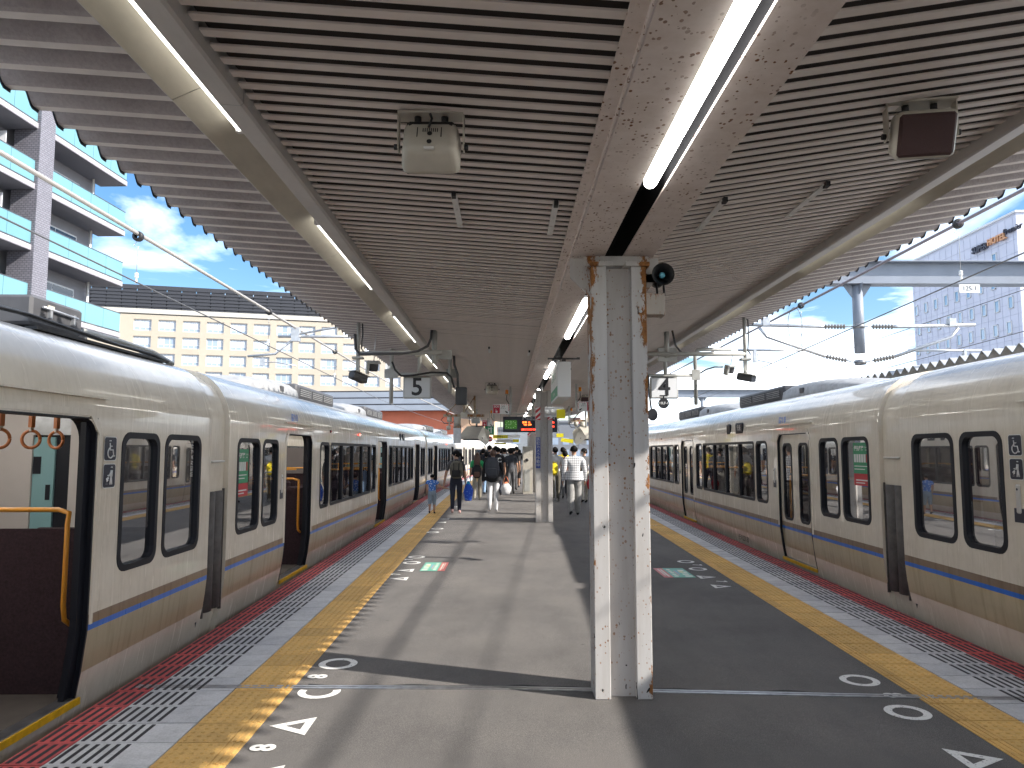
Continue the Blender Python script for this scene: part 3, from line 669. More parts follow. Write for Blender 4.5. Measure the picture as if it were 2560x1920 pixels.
def frame_mesh(w, h, r, fw, mull=(), d0=.006, d1=-.05, name='window', m=None):
    b = MB(); A = rrect(-w/2, w/2, 0, h, r); B = rrect(-w/2+fw, w/2-fw, fw, h-fw, max(.02, r-fw*.6))
    rows = [[(-.006, y, z) for y, z in A], [(d0, y, z) for y, z in A], [(d0, y, z) for y, z in B], [(d1, y, z) for y, z in B], [(d1, y, z) for y, z in A]]
    b.sheet(rows, 0, False, True)
    for yy in mull: b.box(d1, d0-.002, yy-.03, yy+.03, fw, h-fw)
    return b.mesh(name, m or M['rubber'])
def pane_mesh(y0, y1, z0, z1, r, x=-.03):
    b = MB(); b.poly([(x, y, z) for y, z in rrect(y0, y1, z0, z1, r)]); return b.mesh('pane', M['glass'])
WW = {'wide': .73, 'narrow': .60, 'big': 3.64}; WH = 1.01
FM = {k: frame_mesh(w, WH, .11 if k != 'big' else .07, .045, () if k != 'big' else (-.91, 0, .91)) for k, w in WW.items()}
PM = {k: pane_mesh(-w/2+.04, w/2-.04, .04, WH-.04, .08) for k, w in WW.items() if k != 'big'}
PM['bigp'] = pane_mesh(-.44, .44, .04, WH-.04, .02)
rngb = random.Random(9); M['blind'] = mat('brown grey roller blind', (0.12, .10, .095), .8)
BLIND = {(k, i): MB().box(-.06, -.055, -w/2+.05, w/2-.05, d_, WH-.05).mesh('roller_blind', M['blind']) for k, w in WW.items() for i, d_ in enumerate((.06, .25, .42))}
# door leaf: follows the body curve, window opening
def leaf_mesh():
    b = MB(); w = .638; y0, y1 = -w/2, w/2; wy0, wy1 = -.19, .19; wz0, wz1 = .60, 1.74
    zz = sorted(set([.035, .12, .19, .32, .46, .50, .565, wz0+.03, wz1-.03, 1.865])); ysl = [y0, wy0+.03, wy1-.03, y1]
    for i in range(3):
        for q in range(len(zz)-1):
            if i == 1 and wz0+.03 <= zz[q] and zz[q+1] <= wz1-.03: continue
            za, zb = zz[q], zz[q+1]
            b.quad((xs_(za)-.035, ysl[i], za), (xs_(zb)-.035, ysl[i], zb), (xs_(zb)-.035, ysl[i+1], zb), (xs_(za)-.035, ysl[i+1], za), zmat((za+zb)/2))
    for yy in (y0, y1):
        for q in range(len(zz)-1): b.quad((xs_(zz[q])-.035, yy, zz[q]), (xs_(zz[q+1])-.035, yy, zz[q+1]), (xs_(zz[q+1])-.07, yy, zz[q+1]), (xs_(zz[q])-.07, yy, zz[q]), 5)
    return b.mesh('door_leaf', CARM + [M['rubber']])
LEAF = leaf_mesh(); LF = frame_mesh(.38, 1.14, .10, .035, (), .006, -.03, 'door_window'); LP = pane_mesh(-.16, .16, .03, 1.11, .08, -.012)
# door surround: black jambs, header, yellow threshold
def surround_mesh(opened):
    b = MB(); w = 1.28
    zz = [.03, .19, .46, .8, 1.87]
    for s in (-1, 1):
        yy = s*w/2
        for q in range(4):
            b.quad((xs_(zz[q])+.004, yy, zz[q]), (xs_(zz[q+1])+.004, yy, zz[q+1]), (xs_(zz[q+1])-.12, yy, zz[q+1]), (xs_(zz[q])-.12, yy, zz[q]), 0)
            b.quad((xs_(zz[q])+.004, yy, zz[q]), (xs_(zz[q+1])+.004, yy, zz[q+1]), (xs_(zz[q+1])+.004, yy-s*.018, zz[q+1]), (xs_(zz[q])+.004, yy-s*.018, zz[q]), 0)
        if opened:                                   # edges of the leaves inside their pockets
            for q in range(4): b.quad((xs_(zz[q])-.035, yy-s*.075, zz[q]), (xs_(zz[q+1])-.035, yy-s*.075, zz[q+1]), (xs_(zz[q+1])-.035, yy, zz[q+1]), (xs_(zz[q])-.035, yy, zz[q]), 0)
            for q in range(4): b.quad((xs_(zz[q])-.035, yy-s*.075, zz[q]), (xs_(zz[q+1])-.035, yy-s*.075, zz[q+1]), (xs_(zz[q+1])-.07, yy-s*.075, zz[q+1]), (xs_(zz[q])-.07, yy-s*.075, zz[q]), 0)
    # rounded upper corners of the opening (cream fillets)
    for s in (-1, 1):
        r = .16; c = (s*(w/2-r), 1.87-r); pts = [(s*w/2, 1.88)] + [(c[0]+s*r*math.cos(R(a)), c[1]+r*math.sin(R(a))) for a in range(90, -1, -15)]
        b.poly([(.0035, y, z) for y, z in pts], 1); b.poly([(-.03, y, z) for y, z in pts], 0)
        pr = pts[1:]; b.sheet([[(.0035, y, z) for y, z in pr], [(-.12, y, z) for y, z in pr]], 0)
    b.box(-.12, .004, -w/2, w/2, 1.865, 1.875, 0)
    # raised pressed rim round the opening and drip rail above
    rim = [(-w/2-.05, .5), (-w/2-.05, 1.80), (-w/2+.06, 1.93), (w/2-.06, 1.93), (w/2+.05, 1.80), (w/2+.05, .5)]
    rin = [(-w/2-.012, .5), (-w/2-.012, 1.76), (-w/2+.10, 1.885), (w/2-.10, 1.885), (w/2+.012, 1.76), (w/2+.012, .5)]
    b.sheet([[(.0, y, z) for y, z in rim], [(.010, y*.985, z) for y, z in rim], [(.010, y*1.005, z) for y, z in rin], [(.0, y, z) for y, z in rin]], 1)
    b.box(-.01, .03, -w/2-.10, w/2+.10, 2.005, 2.02, 1)
    b.box(xs_(.03)-.1, xs_(.03)+.02, -w/2, w/2, .0, .028, 3); b.box(xs_(.03)+.012, xs_(.03)+.026, -w/2-.02, w/2+.02, -.012, .032, 2)
    return b.mesh('door_surround', [M['rubber'], M['cream'], M['thr_yellow'], M['joint_metal']])
SUR_O, SUR_C = surround_mesh(True), surround_mesh(False)
BODY = shell_mesh()
# roof unit: rounded fairing, then box with louvres
def dome_mesh():
    b = MB(); rows = []; L_ = 2.9
    for i in range(13):
        u = i/12; y = u*L_; h = .30*math.sin(min(1, u*1.25)*math.pi/2)**.8 if u < .8 else .30-.0*(u-.8)
        h = max(.02, h*(1 if u < .93 else 1-(u-.93)*2.2)); w = .78*(.55+.45*math.sin(min(1, u*1.6)*math.pi/2))
        row = [(w*math.cos(R(a)) * (1 if abs(math.cos(R(a))) < .9 else 1), y, h*math.sin(R(a))**.45 if 0 < a < 180 else 0) for a in range(0, 181, 15)]
        rows.append(row)
    b.sheet(rows, 0, True); b.poly([tuple(p) for p in rows[-1]], 0); b.box(.62, .78, 1.9, 2.05, .06, .14, 1); b.box(-.78, -.62, 1.9, 2.05, .06, .14, 1); return b.mesh('fairing', [M['unit_grey'], M['unit_dark']])
def acbox_mesh():
    b = MB(); b.bbox(-.74, .74, 0, 2.75, 0, .265, .05, 0, seg=2)
    for s in (-1, 1):
        for k in range(3):
            y0 = .18+k*.83; b.box(s*.742-.004, s*.742+.004, y0, y0+.72, .06, .2, 2)
            for q in range(4): b.box(s*.746-.006, s*.746+.006, y0+.01, y0+.71, .07+q*.033, .082+q*.033, 1)
    return b.mesh('air_conditioner', [M['unit_dark'], M['unit_grey'], M['louvre']])
DOME, ACB = dome_mesh(), acbox_mesh()
def gangway_meshes(gap=.46):
    b = MB(); pr = [(x-.05, z) for x, z in FULL]; pr = [(x if x > -1.45 else x+.10, z) for x, z in pr]
    rows = [[(x, y, z-.03 if z > 2.3 else z) for x, z in pr] for y in (0, gap)]
    b.sheet(rows, 0, True); cov = b.mesh('gangway_cover', M['cream'])
    b = MB()
    for s in (0, 1):
        prof = [(.075+.05*math.cos(R(a)), .23+(-.10 if s == 0 else .10)+.085*math.sin(R(a))) for a in range(-90, 91, 30)]
        x0 = -.13
        b.sheet([[(x0+px, py, z) for px, py in prof] for z in (.14, 1.26)], 0, True); b.poly([(x0+px, py, 1.26) for px, py in prof], 0); b.poly([(x0+px, py, .14) for px, py in prof], 0)
    for s in (-.005, gap-.015): b.box(-.06, -.03, s, s+.02, .1, 1.28)
    bel = b.mesh('gangway_bellows', M['bellows'])
    b = MB(); b.tube([(-.05, .08, 1.55), (-.015, .08, 1.55), (-.012, .1, 1.55), (-.012, gap-.1, 1.55), (-.015, gap-.08, 1.55), (-.05, gap-.08, 1.55)], .012, 8); hd = b.mesh('grab_handle', M['handle'])
    return cov, bel, hd
COV, BEL, HDL = gangway_meshes()
def interior_meshes():
    out = []
    b = MB(); b.box(-2.82, -.09, -H2+.05, H2-.05, .005, .02); out.append(('floor', b.mesh('floor', M['int_floor'])))
    b = MB(); b.box(-2.8, -.1, -H2+.05, H2-.05, 2.14, 2.16)
    out.append(('ceiling', b.mesh('ceiling', M['int_wall'])))
    for xx in (-.95, -1.95): b = MB(); b.box(xx-.06, xx+.06, -H2+.4, H2-.4, 2.10, 2.14); out.append(('ceiling_light', b.mesh('ceiling_light', M['car_light'])))
    for yy, s in ((-H2+.06, 1), (H2-.06, -1)):
        b = MB()
        y0, y1 = sorted((yy, yy+s*.04)); b.box(-2.83, -1.62, y0, y1, .02, 2.15, 0); b.box(-1.27, -.07, y0, y1, .02, 2.15, 0); b.box(-1.62, -1.27, y0, y1, 1.80, 2.15, 1)
        y0, y1 = sorted((yy-s*.02, yy+s*.0)); b.box(-1.62, -1.27, y0, y1, .02, 1.80, 3); y0, y1 = sorted((yy+s*.0, yy+s*.025)); b.box(-1.615, -1.42, y0, y1, .04, 1.78, 2)
        y0, y1 = sorted((yy+s*.025, yy+s*.032)); b.box(-1.61, -1.54, y0, y1, 1.44, 1.60, 3); b.box(-1.485, -1.445, y0, y1, 1.20, 1.34, 3)
        out.append(('end_wall', b.mesh('end_wall', [M['int_wall'], M['steel'], M['teal'], M['rubber']])))
    sm = {}
    for key, (x0, x1) in (('a', (-1.12, -.14)), ('b', (-2.78, -1.78))):
        b = MB(); b.bbox(x0, x1, -.28, .22, .30, .44, .04, 0, None, 1); b.bbox(x0, x1, .18, .30, .40, 1.02, .04, 0, None, 1); b.box(x0+.05, x1-.05, -.2, .2, .02, .30, 1); sm[key] = b.mesh('seat', [M['seat'], M['rubber']])
    for a, c_ in [(-H2+.35, -H2+1.75), (-H2+3.6, -1.0), (1.0, H2-3.6), (H2-1.75, H2-.35)]:
        n = max(1, int((c_-a)/.82)); st = (c_-a)/n
        for i in range(n):
            for key in 'ab': out.append(('seat', sm[key], a+st*(i+.5)))
    for d in DOORS:
        for s, yy in ((-1, d[0]-.10), (1, d[1]+.10)):
            for xx, sx in ((-.17, 1), (-2.73, -1)):
                b = MB(); b.tube([(xx, yy, .48), (xx-.02*sx, yy-s*.04, .52), (xx-.02*sx, yy-s*.06, .62), (xx-.02*sx, yy-s*.06, 1.16), (xx-.03*sx, yy-s*.03, 1.23), (xx-.12*sx, yy, 1.25), (xx-.95*sx, yy, 1.25)], .017, 8)
                out.append(('grab_rail', b.mesh('grab_rail', M['grab'])))
                b = MB(); x0, x1 = sorted((xx+.03*sx, xx-.95*sx)); b.box(x0, x1, yy+s*.01, yy+s*.03, .02, 1.12); out.append(('partition', b.mesh('partition', M['seat'])))
    return out
INT = interior_meshes()
def pictogram_chair(parent, x, y, z, s=.17):
    o = MB(); o.poly([(0, a, c_) for a, c_ in rrect(-s*.49, s*.49, -s*.5, s*.5, .022)], 1); o.poly([(.001, a, c_) for a, c_ in rrect(-s*.46, s*.46, -s*.47, s*.47, .02)], 0)
    k = s/.17; sg = lambda pts, r: o.tube([(.002, a*k, c_*k) for a, c_ in pts], r*k, 5, 1)
    sg([(-.012, .052), (-.012, .06)], .009); sg([(-.012, .04), (-.008, -.008), (.03, -.008), (.042, -.055), (.055, -.05)], .0055); sg([(-.01, .018), (.018, .018)], .0045)
    sg([(.0+.036*math.cos(R(a)), -.028+.036*math.sin(R(a))) for a in range(110, 345, 20)], .005)
    return obj('wheelchair_sticker', o, [M['sticker_bk'], M['white']], parent, (x, y, z))
def pictogram_pram(parent, x, y, z, s=.17):
    o = MB(); o.poly([(0, a, c_) for a, c_ in rrect(-s*.49, s*.49, -s*.5, s*.5, .022)], 1); o.poly([(.001, a, c_) for a, c_ in rrect(-s*.46, s*.46, -s*.47, s*.47, .02)], 0)
    k = s/.17; sg = lambda pts, r: o.tube([(.002, a*k, c_*k) for a, c_ in pts], r*k, 5, 1)
    sg([(.022, .056), (.022, .064)], .008); sg([(.02, .04), (.018, -.005)], .011); sg([(.018, -.005), (.008, -.06)], .006); sg([(.022, -.005), (.032, -.06)], .006); sg([(.014, .03), (-.004, .0), (-.016, .0)], .0045)
    sg([(-.02, .002), (-.022, .006)], .007); sg([(-.016, -.014), (-.03, -.02), (-.04, -.026)], .008); sg([(-.018, -.028), (-.034, -.04)], .005); sg([(-.022, -.055), (-.0221, -.054)], .007); sg([(-.038, -.055), (-.0381, -.054)], .007)
    return obj('pushchair_sticker', o, [M['sticker_bk'], M['white']], parent, (x, y, z))
def priority_sticker(parent, y, z, w=.40, h=.52, x=-.027):
    o = MB(); o.box(x, x+.002, y-w/2, y+w/2, z-h*.22, z+h/2, 0); o.box(x, x+.002, y-w/2, y+w/2, z-h/2, z-h*.225, 1)
    for i in range(5): o.box(x+.002, x+.003, y-w/2+.02+i*.062, y-w/2+.068+i*.062, z+.02, z+.115, 2)
    o.box(x+.002, x+.003, y-w/2+.33, y-w/2+.375, z+.02, z+.115, 1)
    for i in range(2): o.box(x+.002, x+.003, y-w/2+.02, y+w/2-.05-.06*i, z-.03-.035*i, z-.02-.035*i, 2)
    o.box(x+.002, x+.003, y-w/2+.05, y+w/2-.04, z-.195, z-.18, 2); o.box(x+.002, x+.003, y-w/2+.05, y+w/2-.12, z-.225, z-.213, 2)
    q = obj('priority_seat_sticker', o, [M['green'], M['red'], M['white']], parent)
    lettering('優先座席', .062, M['white'], q, (x+.004, y-w/2+.15, z+h*.36), (R(90), 0, R(90)), 0, 'sticker_lettering', bold=.002); lettering('Priority\nSeat', .03, M['white'], q, (x+.004, y+w/2-.06, z+h*.36), (R(90), 0, R(90)), 0, 'sticker_lettering')
    return q
def car(label, y_near, path, side, opened, ac_near=True, gang=True, far_side=True, level=2):
    """side=-1 left train (platform on its +x side), +1 right train"""
    y0, y1 = y_near, y_near+CAR; xa, xb = path(y0), path(y1); dx = xb-xa; yaw = -math.atan2(dx, CAR)
    zoff = 0.0 if side < 0 else .03
    root = thing('train_car', label, 'train car', ((xa+xb)/2, (y0+y1)/2, zoff), (0, 0, yaw + (0 if side < 0 else math.pi)), group='cars of the left-hand train' if side < 0 else 'cars of the right-hand train')
    part('body', BODY, root)
    for xx, rz in (((0, 0),) if not far_side else ((0, 0), (-W2, math.pi))):
        for k, a, c_ in WIN:
            f = part('window', FM[k], root, (xx, (a+c_)/2, WZ0), (0, 0, rz))
            if xx != 0: part('roller_blind', BLIND[(k, rngb.choice((0, 0, 0, 0, 1)))], f)
            if k == 'big':
                for q in (-1.35, -.455, .455, 1.35): part('pane', PM['bigp'], f, (0, q, 0))
            else: part('pane', PM[k], f)
        for d in DOORS:
            op = opened and xx == 0
            part('door_surround', SUR_O if op else SUR_C, root, (xx, (d[0]+d[1])/2, 0), (0, 0, rz))
            if not op:
                for s in (-.32, .32):
                    lf = part('door_leaf', LEAF, root, (xx, (d[0]+d[1])/2+s, 0), (0, 0, rz)); wd = part('door_window', LF, lf, (-.035, 0, .60)); part('pane', LP, wd) if False else part('door_pane', LP, lf, (-.035, 0, .60))
    flip = (side > 0) == ac_near       # direction in which the fairing faces
    for c0 in (0, 1):
        sgn = -1 if flip else 1; ys = sgn*(-H2+2.05+c0*6.3)
        part('fairing', DOME, root, (-1.45, ys, 2.52), (0, 0, 0 if sgn > 0 else math.pi)); part('air_conditioner', ACB, root, (-1.45, ys+sgn*2.93, 2.53), (0, 0, 0 if sgn > 0 else math.pi))
    for it in INT:
        if level > 1 or it[0] in ('floor', 'ceiling', 'end_wall'): part(it[0], it[1], root, (0, it[2] if len(it) > 2 else 0, 0))
    if gang:
        e = H2 if side < 0 else -H2
        rz = 0 if side < 0 else 0
        yy = H2 if side < 0 else -H2-.46
        part('gangway_cover', COV, root, (0, yy, 0)); part('gangway_bellows', BEL, root, (0, yy, 0)); part('grab_handle', HDL, root, (0, yy, 0))
    for d in DOORS:                      # small handle and door-lock plate next to each door
        s = MB(); yy = d[0]-.17; s.bbox(-.005, .012, yy-.028, yy+.028, 1.13, 1.36, .011, 0); s.box(-.001, .004, yy-.06, yy+.06, 1.06, 1.17, 1); s.cyl((.01, yy, 1.32), (.014, yy, 1.32), .01, 8, 1)
        if level > 1: obj('door_handle', s, [M['handle'], M['sticker_bk']], root)
    return root
cl = []
LL = ('nearest car of the left-hand train, wheelchair sticker beside its open door, straps inside',
      'second car of the left-hand train with green priority sticker in its end window',
      'third car of the left-hand train, behind the child and the woman', 'fourth car of the left-hand train in the distance', 'fifth, farthest car of the left-hand train bending behind the crowd')
y = 7.07-CAR
for i in range(5):
    cl.append(car(LL[i], y, pathL, -1, True, True, i < 4, True, 2 if i < 3 else 1)); y += CAR+.46
cr_ = []
LR = ('nearest cream train car at the right edge, dark tinted windows beside wheelchair sticker', 'second car of the right-hand train with closed doors and green priority sticker', 'third car of the right-hand train beyond the foreground column', 'fourth car of the right-hand train in the distance')
y = 7.70-CAR
for i in range(4):
    cr_.append(car(LR[i], y, pathR, 1, False, True, i < 3, True, 2 if i < 3 else 1)); y += CAR+.45
# --- details of single cars (local frame: +x is the platform side; left train's far end is +y, right train's far end is -y)
A, B2 = cl[0], cl[1]
pictogram_chair(A, .006, H2-1.83, 1.667); pictogram_pram(A, .006, H2-1.83, 1.478)
s = MB(); lettering('防犯カメラ作動中', .05, M['white'], A, (-.028, H2-.36, 1.62), (R(90), R(-90), R(90)), 0, 'window_lettering')
priority_sticker(B2, -H2+.46, 1.42, .40, .50)
for r_, ys in ((cl[1], (-H2+2.3,)), (cr_[1], (H2-3.0,))):
    for yy in ys:
        s = MB(); s.box(.0, .003, yy-.16, yy+.16, 2.055, 2.06, 0); o = obj('car_type_sticker', s, M['cream'], r_); lettering('弱冷車', .11, M['band_blue'], r_, (.012 if r_ is cl[1] else .012, yy, 2.08), (R(90-6), 0, R(90)), .001, 'sticker_lettering')
def lamp(r_, yy, z, lit):
    s = MB(); s.cyl((-.01, yy, z), (.012, yy, z), .024, 10, 0); s.sphere((.012, yy, z), .012, .018, .018, 8, 6, 1); obj('side_lamp', s, [M['rubber'], M['led_car'] if lit else M['red']], r_)
lamp(cl[1], -H2+4.4, 1.965, False); lamp(cl[1], -H2+6.8, 1.965, True); lamp(cl[2], -H2+6.8, 1.965, True); lamp(cl[3], -H2+6.8, 1.965, True); lamp(cr_[1], H2-13.0, 1.965, False)
priority_sticker(cr_[1], H2-.50, 1.47, .40, .50)
pictogram_chair(cr_[0], .006, -H2+1.83, 1.667); pictogram_pram(cr_[0], .006, -H2+1.83, 1.478)
lettering('モハ221-30', .13, M['ink'], cr_[1], (xs_(.05)+.012, H2-5.35, .055), (R(90), 0, R(90)), .0005, 'car_number'); lettering('モハ221', .12, M['ink'], cl[1], (xs_(.05)+.012, -H2+14.2, .055), (R(90), 0, R(90)), .0005, 'car_number')
def dest(r_, yy, w):
    s = MB(); s.bbox(-.02, .008, yy-w/2, yy+w/2, 1.93, 2.13, .02, 0, Matrix.Translation((0, 0, 0))); o = obj('destination_display', s, M['rubber'], r_)
    if w > .3: lettering('快速', .12, M['white'], o, (.010, yy, 2.04), (R(90), 0, R(90)), 0, 'display_lettering')
dest(cr_[1], H2-5.3, .46); dest(cr_[1], H2-6.0, .26); dest(cl[1], -H2+13.3, .4); dest(cl[1], -H2+12.7, .22)
# poster inside the near right car, seen through its window
s = MB(); s.box(-.34, -.32, -H2+.45, -H2+.80, 1.15, 1.65, 0); s.box(-.34, -.32, -H2+.45, -H2+.80, .98, 1.145, 1); obj('poster', s, [M['poster'], M['white']], cr_[0])
for (r_, e, sg) in ((cl[0], H2-.10, 1), (cr_[0], -H2+.10, 1)):
    s = MB(); s.poly([(xs_(.06)+.006, e-.02, .09), (xs_(.06)+.006, e+.02, .09), (xs_(.06)+.004, e, .04)], 0); obj('jacking_mark', s, M['ink'], r_)
# straps by the open door of the nearest left car
for i, yy in enumerate((H2-2.35, H2-2.05, H2-1.72, H2-1.42)):
    for xx in (-.62,):
        s = MB(); s.tube([(xx, yy, 2.1), (xx, yy, 2.02)], .006, 6, 1); s.box(xx-.012, xx+.012, yy-.022, yy+.022, 1.82, 2.03, 0); s.box(xx-.006, xx+.006, yy-.018, yy+.018, 1.79, 1.83, 1)
        a0 = R(20+25*i); s.tube([(xx+.056*math.cos(R(q))*math.sin(a0), yy+.056*math.cos(R(q))*math.cos(a0), 1.735+.062*math.sin(R(q))) for q in range(0, 361, 20)], .0115, 7, 0); obj('hanging_strap', s, [M['strap'], M['beige_plastic']], A)
s = MB(); s.box(-.66, -.60, H2-2.9, H2-.9, 2.085, 2.10); s.tube([(-.62, H2-3.2, 2.09), (-.62, H2-.4, 2.09)], .014, 8); obj('strap_rail', s, M['steel'], A)
s = MB(); s.prism([(-.75, 1.97), (-.75, 2.12), (-.25, 2.12), (-.25, 1.95), (-.65, 1.93)], 'y', H2-1.15, H2-1.12); obj('luggage_rack_end', s, M['int_wall'], A)
# roof gear of the nearest left car: junction box and cables
s = MB(); s.bbox(-.95, -.62, H2-1.80, H2-1.15, 2.56, 2.775, .02); s.box(-.618, -.612, H2-1.62, H2-1.54, 2.69, 2.73, 1); s.tube([(-.60, H2-1.7, 2.70), (-.60, H2-1.25, 2.69)], .010, 6, 2)
for yy in (H2-1.6, H2-1.3): s.box(-.622, -.595, yy-.015, yy+.015, 2.63, 2.71, 2)
jb = obj('roof_junction_box', s, [M['unit_dark'], M['beige_plastic'], M['steel']], A)
s = MB()
for k, (xx, zz) in enumerate(((-.33, 2.50), (-.40, 2.52), (-.47, 2.54))): s.tube([(xx-.25, H2-3.4, zz+.06), (xx-.05, H2-2.2, zz+.05), (xx, H2-1.2, zz), (xx, H2-.55, zz), (xx-.02, H2-.2, zz-.02)], .014, 7)
s.tube([(-.65, H2-1.1, 2.62), (-.5, H2-.8, 2.58), (-.38, H2-.45, 2.53), (-.36, H2-.1, 2.47)], .026, 7, 1); s.box(-.40, -.32, H2-2.2, H2-.3, 2.455, 2.475)
obj('roof_cable', s, [M['cable'], M['grey_paint']], A)
# ---------------------------------------------------------------- apartment block on the left
M['tile_wall'] = mat('grey purple wall tile', (0.17, 0.165, 0.19), 0.5)
t, b = base(M['tile_wall']); bk = node(t, 'ShaderNodeTexBrick'); bk.inputs['Color1'].default_value = (0.19, .185, .215, 1); bk.inputs['Color2'].default_value = (0.155, .15, .175, 1); bk.inputs['Mortar'].default_value = (.06, .06, .07, 1)
bk.inputs['Scale'].default_value = 1.0; bk.inputs['Brick Width'].default_value = .22; bk.inputs['Row Height'].default_value = .11; bk.inputs['Mortar Size'].default_value = .012
cbv = t.nodes.new('ShaderNodeCombineXYZ'); sp_ = t.nodes.new('ShaderNodeSeparateXYZ'); t.links.new(mapped(t, (1, 1, 1)), sp_.inputs[0]); t.links.new(math_n(t, 'ADD', sp_.outputs[0], sp_.outputs[1]), cbv.inputs[0]); t.links.new(sp_.outputs[2], cbv.inputs[1])
t.links.new(cbv.outputs[0], bk.inputs['Vector']); t.links.new(bk.outputs[0], b.inputs['Base Color'])
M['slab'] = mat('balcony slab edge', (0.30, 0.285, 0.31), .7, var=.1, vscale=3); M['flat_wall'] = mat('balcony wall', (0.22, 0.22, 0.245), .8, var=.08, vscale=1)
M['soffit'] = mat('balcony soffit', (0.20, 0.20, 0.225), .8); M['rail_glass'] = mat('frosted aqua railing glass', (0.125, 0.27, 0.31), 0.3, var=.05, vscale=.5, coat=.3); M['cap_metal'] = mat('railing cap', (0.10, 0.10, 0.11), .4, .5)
M['pane_dark'] = mat('window glass', (0.03, 0.035, 0.045), 0.08, spec=.8); M['frame_white'] = mat('white window frame', (0.62, 0.63, 0.65), .4); M['laundry'] = mat('laundry', (0.7, .7, .72), .8)
apt = thing('apartment_building', 'dark tiled apartment block with aqua glass balcony railings', 'building', (-22.7, 43.3, -.6), (0, 0, -.04))
FH = 3.05; nfl = 8
w = MB(); w.box(-9.5, -1.62, -24, -.55, 0, nfl*FH+1.3); obj('wall', w, M['flat_wall'], apt)
for yy in (-7.4, -15.2, -23.0):
    c = MB(); c.box(-1.2, .12, yy-.55, yy+.55, 0, nfl*FH+1.3); obj('tiled_pier', c, M['tile_wall'], apt)
c = MB(); c.box(-9.7, -1.0, -24.2, 0, nfl*FH+1.3, nfl*FH+1.7); obj('roof', c, M['slab'], apt)
BAYS = ((-6.84, 0), (-14.64, -7.96), (-22.4, -15.76))
for fl in range(1, nfl+1):
    z = fl*FH
    for ya, yb in BAYS:
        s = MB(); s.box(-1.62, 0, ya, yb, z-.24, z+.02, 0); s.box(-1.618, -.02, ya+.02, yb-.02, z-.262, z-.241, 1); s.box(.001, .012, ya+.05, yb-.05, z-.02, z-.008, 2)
        for k in range(1, 3): s.box(.001, .012, ya+(yb-ya)*k/3-.012, ya+(yb-ya)*k/3+.012, z-.24, z-.01, 2)
        obj('balcony_slab', s, [M['slab'], M['soffit'], M['white']], apt)
        if fl <= nfl:
            n = 4
            for k in range(n):
                s = MB(); y0 = ya+.05+(yb-ya-.1)*k/n; y1 = ya+.05+(yb-ya-.1)*(k+1)/n; s.box(-.05, -.02, y0+.012, y1-.012, z+.10, z+1.16); obj('railing_pane', s, M['rail_glass'], apt)
            s = MB(); s.box(-.07, -.005, ya+.02, yb-.02, z+1.16, z+1.20); s.box(-.055, -.015, ya+.02, yb-.02, z+.04, z+.08); s.box(-1.5, -.07, yb-.06, yb-.03, z+.10, z+1.16, 1); obj('railing_frame', s, [M['cap_metal'], M['rail_glass']], apt)
            # sliding window with white frame, drain pipe, partition
            f = MB(); f.box(-1.62, -1.56, ya+1.0, yb-2.1, z+.1, z+2.15); wd = obj('window', f, M['frame_white'], apt)
            for k in range(2):
                p = MB(); y0 = ya+1.08+(yb-ya-3.2)*k/2; p.box(-1.565, -1.55, y0, y0+(yb-ya-3.3)/2, z+.18, z+2.07); obj('pane', p, M['pane_dark'], wd)
            p = MB(); p.cyl((-1.3, yb-1.25, z), (-1.3, yb-1.25, z+FH-.26), .07, 8); obj('drain_pipe', p, M['white'], apt)
            p = MB(); p.box(-1.6, -.2, ya+.03, ya+.08, z+.02, z+1.9); obj('balcony_partition', p, M['soffit'], apt)
            if ya < -7:
                p = MB(); p.box(-1.6, -.9, yb-.95, yb-.9, z+.9, z+2.3); p.box(-1.6, -.95, yb-.9, yb-.88, z+1.0, z+2.2, 1); obj('side_window', p, [M['frame_white'], M['pane_dark']], apt)
lau = MB()
for k in range(7): lau.box(-.9, -.88, -4.6+k*.42, -4.3+k*.42, 4*FH+1.0-.1*(k % 3), 4*FH+1.5)
lau.tube([(-.9, -5, 4*FH+1.5), (-.9, -1.2, 4*FH+1.45)], .03, 6, 1); tag(obj('laundry', lau, [M['laundry'], M['steel']], None, (-22.7, 43.3, -.6), (0, 0, -.04)), 'white washing on a rail above an aqua balcony railing', 'laundry', kind='stuff')

# ---------------------------------------------------------------- cream hotel behind the left train
M['hotel_wall'] = mat('cream hotel render', (0.38, 0.335, 0.27), .8, var=.06, vscale=.15); M['hotel_dark'] = mat('dark roof screen', (0.025, 0.027, 0.035), .6); M['curtain'] = mat('pale curtain', (0.5, 0.54, 0.6), .8, var=.25, vscale=1.2, stretch=(3, 3, .1))
M['hotel_glass'] = mat('hotel glass', (0.25, 0.31, 0.40), .1, spec=.8); M['hotel_cap'] = mat('parapet cap', (0.42, .40, .36), .8)
ht = thing('hotel_building', 'cream hotel with rows of curtained windows under a dark roof screen', 'building', (-72.5, 139, .6), (0, 0, .262))
CW, NC, NR = 4.32, 14, 7; FHH = 3.25; TOPZ = 28.1
WID = NC*CW+3
s = MB(); s.box(-6, WID, .55, 18, 0, TOPZ-.9); 
